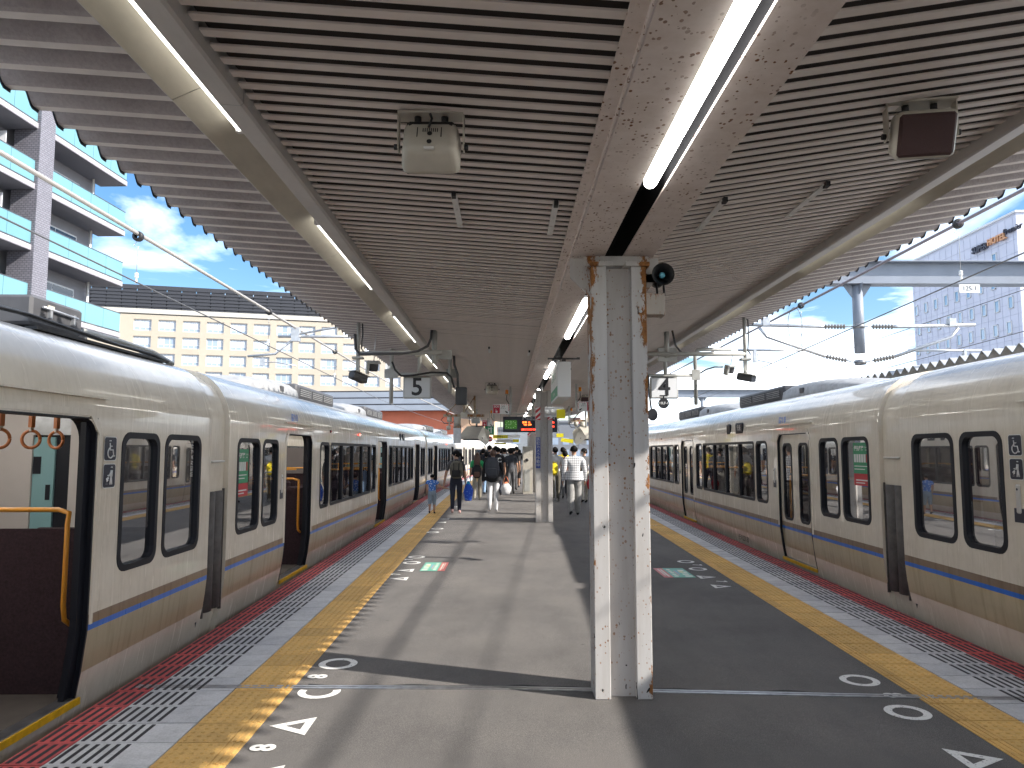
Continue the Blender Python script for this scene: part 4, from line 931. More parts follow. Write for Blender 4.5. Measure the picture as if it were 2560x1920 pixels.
# facade grid: piers and spandrels in front of recessed windows
for r in range(NR+1):
    z1 = TOPZ-.9-.0 if r == 0 else TOPZ-2.0-(r-1)*FHH-2.15; z0 = TOPZ-2.0-r*FHH
    s.box(-6, WID, 0, .55, z0, z1)
for r in range(NR):
    z1 = TOPZ-2.0-r*FHH; z0 = z1-2.15
    xs = [-6] + [v for k in range(NC) for v in (1.2+k*CW-1.5-.06, 1.2+k*CW+1.5+.06)] + [WID]
    xs = [-6] + sum([[1.9+k*CW-.0, 1.9+k*CW+3.1] for k in range(NC)], []) + [WID]
    for k in range(0, len(xs), 2): s.box(xs[k], xs[k+1], .002, .55, z0-.0, z1+.0)
s.box(-6, WID, 0, .55, 0, TOPZ-2.0-(NR-1)*FHH-2.15)
obj('wall', s, M['hotel_wall'], ht)
s = MB(); s.box(-6.2, WID+.2, -.2, .7, TOPZ-.9, TOPZ); s.box(-6.1, WID+.1, -.08, .6, TOPZ-1.05, TOPZ-.9, 1); obj('parapet', s, [M['hotel_cap'], M['hotel_dark']], ht)
fr_ = MB()
for a in ((0, .1), (1.0, 1.1), (2.0, 2.1), (3.0, 3.1)): fr_.box(a[0], a[1], -.03, .05, 0, 2.15)
for z in (0, .62, 2.05): fr_.box(0, 3.1, -.03, .05, z, z+.1)
fr_.box(-.02, 3.12, .05, .35, -.06, 0); frm = fr_.mesh('window', M['frame_white'])
gp = [MB().box(.1+k*1.0, 1.0+k*1.0, .005, .02, .7, 2.05).mesh('pane', M['curtain']) for k in range(3)] + [MB().box(.1, 3.0, .005, .02, .08, .62).mesh('pane', M['hotel_glass'])]
gd = [MB().box(.1+k*1.0, 1.0+k*1.0, .005, .02, .7, 2.05).mesh('pane', M['hotel_glass']) for k in range(3)]
rng = random.Random(5)
for r in range(5):
    for k in range(NC):
        wd = part('window', frm, ht, (1.9+k*CW, .36, TOPZ-2.0-r*FHH-2.15)); op = rng.random() < .16
        for q in range(4): part('pane', gd[q] if (op and q < 3 and (q == 1 or rng.random() < .4)) else gp[q], wd)
s = MB()
for k in range(26): s.box(-9+(WID+6)/26*k, -9+(WID+6)/26*(k+1)-.15, 3.0, 3.3, TOPZ-.2, TOPZ+5.0)
s.box(-9.5, WID-3, 3.4, 3.8, TOPZ+4.9, TOPZ+5.3); 
for k in range(7): s.box(-9.3, WID-3.2, 2.86, 3.0, TOPZ+.3+k*.68, TOPZ+.62+k*.68)
s.box(-9.3, -8.9, 3.2, 16, TOPZ-.2, TOPZ+5.2); obj('roof_screen', s, M['hotel_dark'], ht)
s = MB(); s.box(-9, WID-4, 4.5, 14, TOPZ-.5, TOPZ+4.2); obj('roof_plant', s, M['hotel_dark'], ht)

# ---------------------------------------------------------------- red brick station building, left distance
M['brick_red'] = mat('orange red brick', (0.52, 0.15, 0.085), .85, var=.08, vscale=.6); M['grey_roof'] = mat('grey station roof', (0.30, 0.33, 0.38), .55, var=.1, vscale=.4); M['buff'] = mat('buff wall', (0.58, 0.38, 0.25), .85)
st = thing('station_building', 'red brick station building with grey banded roof beyond the left train', 'building', (-9.5, 82, -1.5), (0, 0, -.12))
s = MB(); s.box(-16, 4.2, 0, 12, 0, 7.6); obj('wall', s, M['brick_red'], st)
s = MB(); s.box(4.2, 7.0, .3, 12, 0, 8.2); obj('end_wall', s, M['buff'], st)
for k in range(3):
    s = MB(); s.box(-16.5, 7.4-k*.4, -1.0+.25*k, 12.5, 7.6+k*.75, 8.2+k*.75); s.box(-16.5, 7.4-k*.4, -.85+.25*k, 12.5, 8.2+k*.75, 8.35+k*.75, 1); obj('roof_band', s, [M['grey_roof'], M['hotel_dark']], st)
for k in range(5):
    f = MB(); f.box(-15+k*3.6, -13+k*3.6, -.04, .05, 3.0, 4.9); wd = obj('window', f, M['frame_white'], st); p = MB(); p.box(-14.85+k*3.6, -13.15+k*3.6, -.06, -.04, 3.15, 4.75); obj('pane', p, M['hotel_glass'], wd)
# low grey slatted building at the foot of the hotel
st2 = thing('annex_building', 'low grey annex roof in front of the cream hotel', 'building', (-26, 100, -1.5), (0, 0, .1))
s = MB(); s.box(-22, 14, 0, 10, 0, 8.2); obj('wall', s, M['grey_roof'], st2)
for k in range(4): s = MB(); s.box(-22.5, 14.5, -.7, 10.5, 8.2+k*.6, 8.55+k*.6); obj('roof_band', s, M['hotel_cap'] if k % 2 else M['grey_roof'], st2)

# ---------------------------------------------------------------- pale hotel on the right
M['joint_pale'] = mat('pale joint', (.40, .42, .52), .6); M['pale_clad'] = mat('pale blue cladding', (0.55, 0.57, 0.68), .5, var=.05, vscale=.3)
ph = thing('pale_hotel_building', 'pale blue clad hotel tower with small windows and rooftop name', 'building', (60.3, 85, -1.5), (0, 0, -.02))
PHT = 31.3
s = MB(); s.box(0, 16, 0, 23.5, 0, PHT); obj('wall', s, M['pale_clad'], ph)
for k in range(11):
    s = MB(); s.box(-.03, 0, .05, 23.45, k*2.95+.02, k*2.95+.05); s.box(-.03, 0, .05, 23.45, k*2.95+1.6, k*2.95+1.62); obj('panel_joint', s, M['joint_pale'], ph)
for k in range(17):
    s = MB(); s.box(-.026, 0, .6+k*1.4, .63+k*1.4, 0, PHT-.3); obj('panel_joint', s, M['joint_pale'], ph)
s = MB(); s.box(-.15, 16.1, -.15, 23.6, PHT, PHT+.25); obj('parapet', s, M['frame_white'], ph)
f = MB()
for a in ((0, .1, 0, 1.5), (.8, .9, 0, 1.5), (0, .9, 0, .1), (0, .9, 1.4, 1.5)): f.box(-.12, .02, a[0], a[1], a[2], a[3])
fm_ = f.mesh('window', M['frame_white']); pm_ = MB().box(-.05, -.03, .1, .8, .1, 1.4).mesh('pane', mat('sky blue pane', (0.22, .36, .52), .1, spec=.9))
for r in range(8):
    for k in range(9):
        if r == 0 and k != 1: continue
        wd = part('window', fm_, ph, (0, 1.3+k*2.55+(.5 if r % 2 else 0), PHT-5.0-r*2.95-.3)); part('pane', pm_, wd)
M['sign_orange'] = mat('orange sign letters', (0.62, 0.32, 0.16), .5); M['sign_black'] = mat('dark sign letters', (0.03, .03, .05), .4)
rt = (R(90), 0, R(-90))
lettering('SUPER', 1.12, M['sign_black'], ph, (-.25, 8.3, PHT-2.5), rt, .12, 'sign_lettering', 'LEFT', bold=.03)
lettering('HOTEL', 1.12, M['sign_orange'], ph, (-.25, 5.1, PHT-2.3), rt, .12, 'sign_lettering', 'LEFT', bold=.03)
lettering('Premier', 1.05, M['sign_black'], ph, (-.25, 2.2, PHT-1.9), rt, .1, 'sign_lettering', 'LEFT', shear=.35)
# distant low blocks closing the view
M['far_white'] = mat('distant pale wall', (0.22, .235, .25), .8, var=.1, vscale=.2); M['far_grey'] = mat('distant grey wall', (0.16, .17, .19), .8, var=.1, vscale=.2)
rng = random.Random(21)
for i, (x, y, w_, h, lab) in enumerate(((-2, 150, 14, 7.5, 'low white block at the far end of the tracks'), (13, 165, 12, 9.5, 'pale block above the far end of the platform'), (30, 175, 16, 7, 'low grey block to the right of the far tracks'), (-60, 210, 40, 9, 'long low block far left beyond the station'), (62, 190, 30, 8, 'wide low block far right beyond the tracks'))):
    bd = thing('distant_building', lab, 'building', (x, y, -1.5)); s = MB(); s.box(-w_/2, w_/2, 0, 10, 0, h); obj('wall', s, M['far_white'] if i % 2 == 0 else M['far_grey'], bd)
    s = MB(); s.box(-w_/2-.3, w_/2+.3, -.3, 10.3, h, h+.5); obj('roof', s, M['far_grey'], bd)
    for k in range(int(w_/2.4)):
        for r in range(2):
            f = MB(); f.box(-w_/2+.8+k*2.4, -w_/2+2.2+k*2.4, -.05, .02, 2+r*2.6, 3.5+r*2.6); obj('window', f, M['hotel_glass'], bd)
# neighbouring platform roof with its toothed edge, right
nb = thing('neighbour_canopy', 'corrugated toothed roof edge of the next platform above the right-hand train', 'canopy', (8.45, 9.0, 0))
prof = []; yy = 0
while yy < 22: prof += [(yy, .0), (yy+.14, .2), (yy+.16, .2), (yy+.30, 0)]; yy += .32
s = MB(); s.sheet([[(x, a, 3.28+h*.62+.02*x) for a, h in prof] for x in (0, 4.5)]); s.sheet([[(x, a, 3.30+h*.62+.02*x) for a, h in prof] for x in (0, 4.5)], 1); obj('roof_sheet', s, [M['unit_grey'], M['roof_top']], nb)
for k in range(4): s = MB(); s.box(2.0, 2.25, 1+k*6, 1.25+k*6, -1.2, 3.35); obj('column', s, M['grey_paint'], nb)
s = MB(); s.box(.6, 4.2, -6, 40, -1.2, -.02); tag(obj('neighbour_platform', s, M['concrete'], None, (8.45, 9, 0)), kind='structure')
# ---------------------------------------------------------------- overhead line
def wire(name, label, pts, r, mt_, cat='wire', n=8):
    s = MB(); s.tube(pts, r, n); return tag(obj(name, s, mt_), label, cat)
def sagline(fn, ya, yb, n=24): return [fn(ya+(yb-ya)*i/n) for i in range(n+1)]
m = M['strand'] = mat('twisted strand', (0.46, 0.42, 0.38), .45, .3); t, b = base(m); wv = node(t, 'ShaderNodeTexWave', Scale=3.0, Distortion=0); wv.bands_direction = 'DIAGONAL'; t.links.new(mapped(t, (14, 3.5, 14)), wv.inputs['Vector'])
t.links.new(ramp(t, wv.outputs[0], [(0.2, (0.2, .18, .17)), (0.7, (0.5, .47, .43))]).outputs[0], b.inputs['Base Color'])
lx = lambda y: -4.3 + cur(y); rx = lambda y: 5.55 + .02*(y-10) + cur(y)
wire('messenger_wire', 'thick twisted messenger wire above the left-hand train', sagline(lambda y: (lx(y), y, 4.16+.02*math.sin(y*.2)), -6, 60, 40), .024, M['strand'])
wire('contact_wire', 'thin dark contact wire above the left-hand train', sagline(lambda y: (lx(y)+.02, y, 3.70-.012*min(y, 25)), -6, 60, 40), .009, M['cable_grey'])
wire('messenger_wire', 'thick purple-brown messenger tube wire above the right-hand train', sagline(lambda y: (rx(y), y, 4.42), -6, 60, 40), .022, mat('brown wire', (0.2, .17, .19), .5))
wire('contact_wire', 'thin dark contact wire above the right-hand train', sagline(lambda y: (rx(y), y, 3.98-.03*min(y, 22)), -6, 60, 40), .009, M['cable_grey'])
wire('feeder_wire', 'thin upper wire of the track beyond the right-hand train', sagline(lambda y: (9.2+.02*y, y, 4.75-.012*y), 2, 60, 30), .008, M['cable_grey'])
wire('feeder_wire', 'thin lower wire of the track beyond the right-hand train', sagline(lambda y: (9.2+.02*y, y, 4.1-.02*min(y, 25)), 2, 60, 30), .008, M['cable_grey'])
def dropper(x, y, z1, z0, label, bead=True):
    d = thing('wire_dropper', label, 'dropper', (x, y, z0), group='droppers hanging from the messenger wires')
    s = MB(); s.lathe([(.03, -.03), (.058, -.03), (.062, -.01), (.062, .01), (.058, .03), (.03, .03)], (0, 0, z1-z0), (0.1, 1, 0), 14); obj('ring_clamp', s, M['black'], d)
    s = MB(); s.tube([(0, 0, z1-z0-.05), (-.05, 0, z1-z0-.11), (.01, 0, z1-z0-.13), (0, 0, z1-z0-.15), (0, 0, .06)], .004, 5); obj('hanger', s, M['steel'], d)
    s = MB(); s.lathe([(.004, .12), (.022, .11), (.022, .09), (.012, .085), (.022, .08), (.022, .06), (.004, .05), (.012, .04), (.016, .0), (.004, -.01)], (0, 0, 0), (0, 0, 1), 10); obj('insulator', s, M['white'], d)
dropper(lx(8.5), 8.5, 4.15, 3.60, 'dropper with dark ring clamp in front of the clouds at left'); dropper(lx(13.3), 13.3, 4.17, 3.54, 'dropper in front of the cream hotel windows'); dropper(lx(18.5), 18.5, 4.14, 3.48, 'third dropper along the left-hand wire')
dropper(rx(8.8), 8.8, 4.42, 3.72, 'dropper with dark ring clamp left of the pale hotel name'); dropper(rx(13.9), 13.9, 4.42, 3.57, 'dropper beside the wire loop at the right-hand mast')

def insulator(s, p0, p1, m_=1):
    p0, p1 = Vector(p0), Vector(p1); d = (p1-p0); ln = d.length; pr = []
    for i in range(7): u = ln*(i+.1)/7; pr += [(.02, u), (.052, u+ln*.03), (.052, u+ln*.05), (.022, u+ln*.09)]
    s.lathe(pr, p0, d, 12, m_)
M['insul'] = mat('brown grey insulator', (0.2, .185, .17), .35); M['mark_orange'] = mat('orange marker band', (0.75, .2, .05), .5)
# portal beam with drop post and bracket arms, right
def portal(y, x0, x1, xp, label, arms=True):
    p = thing('portal_beam', label, 'gantry', (xp, y, 5.07))
    s = MB(); s.box(x0-xp, x1-xp, -.16, .16, .46, .48); s.box(x0-xp, x1-xp, -.16, .16, 0, .02); s.box(x0-xp, x1-xp, -.012, .012, .02, .46); obj('girder', s, M['grey_blue'], p)
    s = MB(); s.cyl((0, 0, 0), (0, 0, -1.42), .105, 16); obj('drop_post', s, M['grey_blue'], p)
    s = MB(); s.prism([(-.30, 0), (.30, 0), (.12, -.26), (-.12, -.26)], 'y', -.01, .01); s.prism([(-.25, 0), (.25, 0), (.11, -.2), (-.11, -.2)], 'x', -.01, .01); obj('gusset', s, M['grey_blue'], p)
    s = MB(); s.box(-2.3, -1.95, -.2, .2, -.01, -.05); 
    for k in range(3):
        for q in range(4): s.cyl((-2.3+.11*q, -.17, .08+.1*k), (-2.3+.11*q, -.2, .08+.1*k), .022, 6)
    obj('splice_plate', s, M['steel'], p)
    return p
pb = portal(15, -1.6, 30, 7.25, 'blue-grey steel gantry girder crossing above the right-hand train')
s = MB(); s.box(2.0, 2.42, -.2, -.18, -.20, -.03); o = obj('number_plate', s, M['white'], pb); lettering('125-1', .13, M['ink'], pb, (2.21, -.205, -.115), name='plate_lettering')
def brackets(root, zp, s_, label=None):
    # s_ = -1: towards the right-hand train's wire
    a = MB(); a.tube([(s_*.1, 0, zp), (s_*.28, 0, zp)], .014, 6, 0); insulator(a, (s_*.28, 0, zp), (s_*.72, 0, zp)); a.tube([(s_*.72, 0, zp), (s_*.80, 0, zp), (s_*2.4, 0, zp+.04)], .036, 8, 0); a.cyl((s_*.82, 0, zp+.001), (s_*.96, 0, zp+.003), .031, 10, 2); obj('upper_arm', a, [M['steel'], M['insul'], M['mark_orange']], root)
    zl = zp-.76+.0
    a = MB(); a.tube([(s_*.1, 0, zl+.02), (s_*.28, 0, zl+.06)], .014, 6, 0); insulator(a, (s_*.28, 0, zl+.06), (s_*.71, 0, zl+.14)); a.tube([(s_*.71, 0, zl+.14), (s_*1.9, 0, zl+.55), (s_*2.05, 0, zp-.03)], .034, 8, 0); a.cyl((s_*.8, 0, zl+.172), (s_*.92, 0, zl+.214), .03, 10, 2); obj('lower_arm', a, [M['steel'], M['insul'], M['mark_orange']], root)
    a = MB(); a.tube([(s_*1.0, 0, zl+.27), (s_*2.5, 0, zl+.27)], .026, 8); a.tube([(s_*2.1, 0, zl+.2), (s_*2.1, -.02, zl+.06), (s_*1.9, -.03, zl+.02), (s_*1.5, -.04, zl-.1)], .014, 6); a.box(s_*2.16-.03, s_*2.16+.03, -.03, .03, zl+.02, zl+.28); obj('steady_arm', a, M['steel'], root)
    a = MB(); a.box(s_*1.92-.07, s_*1.92+.07, -.06, .06, zp+.01, zp+.17); obj('wire_clamp', a, M['steel'], root)
    for zz in (zp, zl+.02): a = MB(); a.cyl((0, 0, zz-.045), (0, 0, zz+.045), .112, 16); obj('post_band', a, M['steel'], root)
brackets(pb, -.87, -1); brackets(pb, -.87, 1)
a = MB(); a.tube([(-1.45+.14*math.cos(R(q)), -.6, -.95+.36*math.sin(R(q))) for q in range(0, 361, 15)], .006, 5); tag(obj('wire_loop', a, M['cable_grey'], None, (7.15, 15, 5.07)), 'thin wire loop hanging between the right-hand overhead wires', 'wire')
portal(47, -1.6, 34, 12.5, 'far blue-grey gantry girder low above the right-hand train roofs')
# left bracket arm: cantilever reaching from the canopy side
lb = thing('catenary_bracket', 'grey cantilever bracket holding the left-hand wires beside the canopy edge', 'bracket', (-2.35, 15, 3.40))
a = MB(); a.box(-.06, .06, -.06, .06, -.1, 1.0); obj('mast', a, M['grey_paint'], lb)
a = MB(); insulator(a, (-.12, 0, .58), (-.52, 0, .58)); a.tube([(-.52, 0, .58), (-2.3, 0, .58)], .028, 8, 0); a.cyl((-.62, 0, .58), (-.75, 0, .58), .031, 10, 2); obj('upper_arm', a, [M['steel'], M['insul'], M['mark_orange']], lb)
a = MB(); a.tube([(-.1, 0, .95), (-1.95, 0, .62)], .022, 8); a.tube([(-1.95, 0, .56), (-2.35, 0, .22), (-2.9, -.02, .17)], .024, 8); obj('stay', a, M['steel'], lb)
a = MB(); a.box(-2.02, -1.86, -.06, .06, .48, .76); a.tube([(-2.6, 0, .19), (-2.6, 0, .05), (-2.3, -.03, .05), (-1.9, -.05, -.03)], .012, 6); a.box(-2.65, -2.55, -.03, .03, -.02, .12); obj('wire_clamp', a, M['steel'], lb)
# ---------------------------------------------------------------- equipment hung from the canopy
def box_speaker(x, y, label, turn, tilt=R(20)):
    z = zc(x)
    sp = thing('box_speaker', label, 'speaker', (x, y, z), (0, 0, turn))
    s = MB()                                  # U bracket
    s.box(-.145, .145, -.05, .05, -.012, -.002); s.box(-.148, -.142, -.03, .03, -.17, -.004); s.box(.142, .148, -.03, .03, -.17, -.004)
    for q in (-.06, .06): s.cyl((q, 0, -.012), (q, 0, -.035), .016, 8, 1)
    for q in (-1, 1): s.cyl((q*.142, 0, -.15), (q*.165, 0, -.15), .014, 8, 1)
    obj('bracket', s, [M['beige_plastic'], M['black']], sp)
    mt_ = Matrix.Translation((0, 0, -.15)) @ Matrix.Rotation(tilt, 4, 'X')
    s = MB(); bm = bmesh.new(); bmesh.ops.create_cube(bm, size=1); bmesh.ops.scale(bm, vec=(.27, .15, .22), verts=bm.verts)
    for v_ in bm.verts:
        if v_.co.y < 0: v_.co.x *= .86; v_.co.z *= .84
    bmesh.ops.bevel(bm, geom=list(bm.edges), offset=.035, segments=3, affect='EDGES', profile=.5); bm.transform(mt_); s.addbm(bm, 0, True); bm.free(); obj('housing', s, M['beige_plastic'], sp)
    s = MB(); s.bbox(-.118, .118, .058, .083, -.092, .092, .012, 0, mt_); obj('grille', s, M['spk_grille'], sp)
    s = MB(); s.bbox(-.105, .105, -.074, -.055, .045, .088, .012, 0, mt_)
    for q in range(8): s.box(-.032+q*.009, -.028+q*.009, -.0765, -.07, .012, .034, 0, mt_)
    for q in (.0, -.05): s.cyl(mt_ @ Vector((0, -.07, q)), mt_ @ Vector((0, -.079, q)), .011, 10, 0)
    for q in (-.055, .05): s.box(q-.002, q+.002, -.0765, -.07, -.02, .04, 0, mt_)
    obj('back_recess', s, M['black'], sp); 
    s = MB(); s.box(-.022, .022, -.078, -.07, -.094, -.084, 0, mt_); obj('rating_plate', s, M['white'], sp)
    s = MB(); s.tube([(.0, -.05, -.02), (.01, -.07, -.05), (-.005, -.07, -.09)], .006, 6); obj('cable', s, M['cable'], sp)
    return sp
box_speaker(-.335, 3.2, 'beige box speaker seen from behind on the left ceiling', 0, R(-26))
box_speaker(1.875, 3.22, 'box speaker with maroon grille facing us on the right ceiling', R(180-10), R(-24))
box_speaker(-.31, 16.2, 'small distant box speaker on the left ceiling near the lamp pole', 0, R(-20))
box_speaker(2.05, 16.4, 'distant dark box speaker on the right ceiling', R(180), R(-20))
box_speaker(2.3, 21.5, 'farthest box speaker on the right ceiling', R(180), R(-20))

# horn speaker and rusty box on the foreground column
hs = thing('horn_speaker', 'black horn speaker with blue centre on the foreground column', 'speaker', (1.095, 5.16, 2.88))
s = MB(); s.lathe([(.078, -.10), (.080, -.095), (.074, -.085), (.05, -.04), (.03, -.0), (.024, .05), (.05, .055), (.05, .13), (0, .13)], (0, 0, 0), (0, 1, 0), 22); s.lathe([(.079, -.10), (.070, -.094), (.045, -.05), (.026, -.01)], (0, 0, 0), (0, 1, 0), 22); obj('horn', s, M['black'], hs)
s = MB(); s.lathe([(0, -.075), (.018, -.072), (.021, -.06), (.016, -.03)], (0, 0, 0), (0, 1, 0), 14); obj('centre_cap', s, mat('light blue cap', (0.12, .42, .55), .3), hs)
s = MB(); s.tube([(-.02, .04, -.04), (-.02, .02, -.12), (.0, .0, -.135)], .008, 6); s.tube([(.03, .04, -.04), (.03, .02, -.13)], .008, 6); s.box(-.11, -.02, .03, .07, -.03, .03); obj('mount', s, M['black'], hs)
rb = thing('junction_box', 'rusty beige junction box bolted to the foreground column below the horn', 'junction box', (1.03, 5.10, 2.60))
s = MB(); s.bbox(-.075, .075, 0, .12, 0, .15, .004); obj('box', s, M['rust_box'], rb)
s = MB(); s.box(-.105, -.078, -.004, .1, -.01, .19); s.box(.066, .08, -.006, .12, -.005, .152); s.box(-.08, .08, -.004, -.001, .004, .008)
for q in (.02, .16): s.cyl((-.092, -.004, q), (-.092, -.02, q), .011, 6, 1)
obj('flange_plate', s, [M['rust_box'], M['steel']], rb)
s = MB(); s.tube([(-.06, .06, 0), (-.07, .07, -.1), (-.08, .07, -.5)], .007, 6); obj('cable', s, M['cable'], rb)

# platform number signs
def number_sign(ch, x, y, label):
    sg = thing('platform_number_sign', label, 'sign', (x, y, 2.5))
    s = MB(); s.bbox(-.225, .225, -.04, .04, 0, .35, .01); obj('panel', s, M['grey_paint'], sg)
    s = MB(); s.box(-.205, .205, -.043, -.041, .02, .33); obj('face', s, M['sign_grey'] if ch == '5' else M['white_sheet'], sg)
    lettering(ch, .40, M['ink'], sg, (0, -.046, .175), name='number', bold=.006)
    s = MB(); s.box(-.26, .19, -.06, .06, .36, .385, 0); s.cyl((.03, 0, .385), (.03, 0, zc(x)-2.5), .032, 10, 0); obj('hanger', s, M['grey_paint'], sg); return sg
number_sign('5', -1.44, 12.0, 'hanging square sign with a black 5 above the left-hand train')
sg4 = number_sign('4', 2.57, 12.0, 'hanging square sign with a black 4 above the right-hand train')
pl = thing('round_plate', 'small round black plate lettered 10LF-1 under the 4 sign', 'sign', (2.54, 11.9, 2.42))
s = MB(); s.prism([(.088*math.cos(R(a)), .088*math.sin(R(a))) for a in range(0, 360, 30)], 'y', -.006, .006); s2 = obj('disc', s, M['ink'], pl); lettering('10LF-1', .055, M['white'], pl, (0, -.009, 0), name='plate_lettering', bold=.001)
s = MB(); s.box(-.01, .01, -.004, .004, .08, .13); s.box(-.06, .06, -.02, .02, .11, .13); obj('stem', s, M['ink'], pl)
pl = thing('round_plate', 'blank black signal disc hanging left of the round lettered plate', 'sign', (2.30, 11.6, 2.22))
s = MB(); s.prism([(.082*math.cos(R(a)), .10*math.sin(R(a))) for a in range(0, 360, 36)], 'y', -.012, .012); obj('disc', s, M['ink'], pl); s = MB(); s.tube([(-.02, 0, .09), (-.05, 0, .35), (-.06, 0, .62)], .014, 6); obj('stem', s, M['cable'], pl)

# CCTV camera frames, left and right
def cctv(x, y, zt, zp, label, facing=0):
    c = thing('cctv_camera', label, 'camera', (x, y, zp))
    s = MB(); s.cyl((0, 0, 0), (0, 0, zt-zp), .024, 10); obj('post', s, M['grey_paint'], c)
    s = MB(); s.bbox(-.07, .07, -.05, .05, -.02, .01, .006); s.box(-.022, .022, -.022, .022, -.16, -.02); s.cyl((0, 0, -.16), (0, 0, -.2), .03, 10); obj('mount', s, M['grey_paint'], c)
    mt_ = Matrix.Translation((0, 0, -.25)) @ Matrix.Rotation(facing, 4, 'Z') @ Matrix.Rotation(R(12), 4, 'X')
    s = MB(); s.bbox(-.055, .055, -.14, .12, -.05, .045, .018, 0, mt_, 2); s.box(-.065, .065, -.17, .12, .045, .055, 1, mt_); obj('housing', s, [M['unit_dark'], M['grey_paint']], c)
    s = MB(); s.box(-.042, .042, -.145, -.139, -.04, .03, 0, mt_); obj('lens_window', s, M['pane_dark'], c)
    s = MB(); s.tube([(.03, 0, zt-zp-.02), (.05, 0, zt-zp-.02), (.055, 0, zt-zp-.25), (.04, 0, .12), (.08, 0, .06)], .009, 6); obj('cable', s, M['cable'], c)
cctv(-1.89, 9.4, 3.38, 2.84, 'left-hand security camera on a post in front of the cream hotel', R(150))
cctv(3.26, 10.0, 3.47, 2.90, 'right-hand security camera on a post against the sky', R(30))
def pipe_frame(name, label, loc, tubes, plates=()):
    f = thing(name, label, 'pipe frame', loc)
    for nm, pts, r, mt_ in tubes:
        s = MB(); s.tube(pts, r, 10); obj(nm, s, M[mt_], f)
    for p in plates:
        s = MB(); s.bbox(*p, .004); obj('clamp_plate', s, M['grey_paint'], f)
pipe_frame('pipe_frame', 'grey pipe arm carrying the left-hand camera with a drooping conduit', (-.92, 9.4, 2.89), [('crossbar', [(-.98, 0, .0), (.1, 0, .02)], .03, 'grey_paint'), ('drop_post', [(0, .05, .35), (0, .05, -.12)], .034, 'grey_paint'), ('conduit', [(-.03, 0, .33), (-.04, 0, .2), (-.08, 0, .1), (-.2, -.03, .03), (-.4, -.04, -.0), (-.95, -.04, -.01), (-1.0, -.02, .06), (-1.01, -.02, .25)], .017, 'cable_grey')], [(-.06, .22, .08, .10, -.06, .06)])
pipe_frame('pipe_frame', 'grey pipe arm carrying the right-hand camera', (1.95, 10.0, 2.97), [('crossbar', [(-.05, 0, 0), (1.31, 0, 0)], .03, 'grey_paint'), ('drop_post', [(.25, .04, .34), (.25, .04, -.05)], .034, 'grey_paint'), ('conduit', [(.32, 0, .33), (.36, 0, .12), (.44, 0, .02)], .014, 'cable_grey')], [(.13, .39, .03, .05, -.10, .09)])
pipe_frame('pipe_frame', 'grey pipe frame with black cables beside the hanging 5 sign', (-.90, 11.85, 2.88), [('crossbar', [(-.95, 0, 0), (.05, 0, .0)], .028, 'grey_paint'), ('drop_post', [(0, 0, .3), (0, 0, -.3)], .028, 'grey_paint'), ('long_post', [(-.94, .0, -.47), (-.94, 0, .50), (-.98, 0, .54), (-1.10, 0, .55)], .03, 'grey_paint'), ('conduit', [(.06, 0, .30), (.07, 0, .15), (.12, 0, .0), (.13, 0, -.22)], .02, 'cable_grey'), ('sagging_cable', [(-.93, -.02, .2), (-.88, -.03, .07), (-.78, -.03, -.03), (-.6, -.03, -.02), (-.3, -.03, .03), (-.05, -.03, .02), (.02, -.03, -.05), (.07, -.03, -.22)], .016, 'cable')], [(-1.05, -.83, -.03, -.01, -.06, .08), (-.06, .1, .03, .05, -.05, .09)])
pipe_frame('pipe_frame', 'grey pipe frame with a round camera beside the hanging 4 sign', (3.09, 12.0, 2.88), [('crossbar', [(-.85, 0, 0), (0, 0, 0)], .028, 'grey_paint'), ('long_post', [(0, 0, -.48), (0, 0, .36), (.05, 0, .42), (.12, 0, .43), (.6, 0, .43)], .03, 'grey_paint'), ('cable', [(.05, 0, .02), (.18, 0, .1), (.32, 0, .14), (.45, 0, .14)], .012, 'cable')], [(-.07, .07, -.04, -.02, -.08, .09)])
s = MB(); s.bbox(-.09, .09, -.08, .08, -.14, .14, .008); s = obj('cable_box', s, M['unit_dark'], None, (-.72, 11.9, 2.53)); tag(s, 'dark grey cable box at the foot of the left pipe frame', 'junction box')
for x, y, z, lab in ((3.66, 12.0, 3.0, 'angled platform sensor hanging right of the 4 sign'), (-1.78, 9.9, 2.80, 'angled black platform sensor beside the left pipe arm')):
    c = thing('platform_sensor', lab, 'sensor', (x, y, z), (R(20), 0, R(20))); s = MB(); s.bbox(-.06, .06, -.05, .06, -.08, .03, .02, 0, None, 2); obj('housing', s, M['unit_dark'], c); s = MB(); s.box(-.1, -.065, -.08, .02, -.11, .05); s.box(-.09, .08, -.1, .02, .04, .055); obj('hood', s, M['grey_paint'], c); s = MB(); s.cyl((0, 0, .03), (0, 0, .42), .006, 6); obj('hanger_rod', s, M['steel'], c)

# long hanging guide sign, seen end-on
gs = thing('guide_sign', 'long hanging guide sign box seen end-on, pale end and green side', 'sign', (.865, 10.95, 2.45))
s = MB(); s.bbox(-.098, .098, 0, 1.65, 0, .53, .008); obj('case', s, M['white_sheet'], gs)
s = MB(); s.box(-.1015, -.099, .06, 1.6, .18, .50, 0); s.box(-.1015, -.099, .06, 1.6, .03, .175, 1); fc = obj('side_face', s, [M['white'], M['green']], gs)
lettering('出口 乗りかえ', .17, M['green'], gs, (-.103, .83, .36), (R(90), 0, R(-90)), 0, 'sign_lettering'); lettering('Exit  Transfer', .08, M['white'], gs, (-.103, .83, .1), (R(90), 0, R(-90)), 0, 'sign_lettering')
s = MB()
for yy in (.05, 1.5): s.box(-.24, .24, yy, yy+.04, .57, .60); s.box(-.03, .03, yy, yy+.04, .53, .57)
obj('hanger', s, M['cable_grey'], gs)
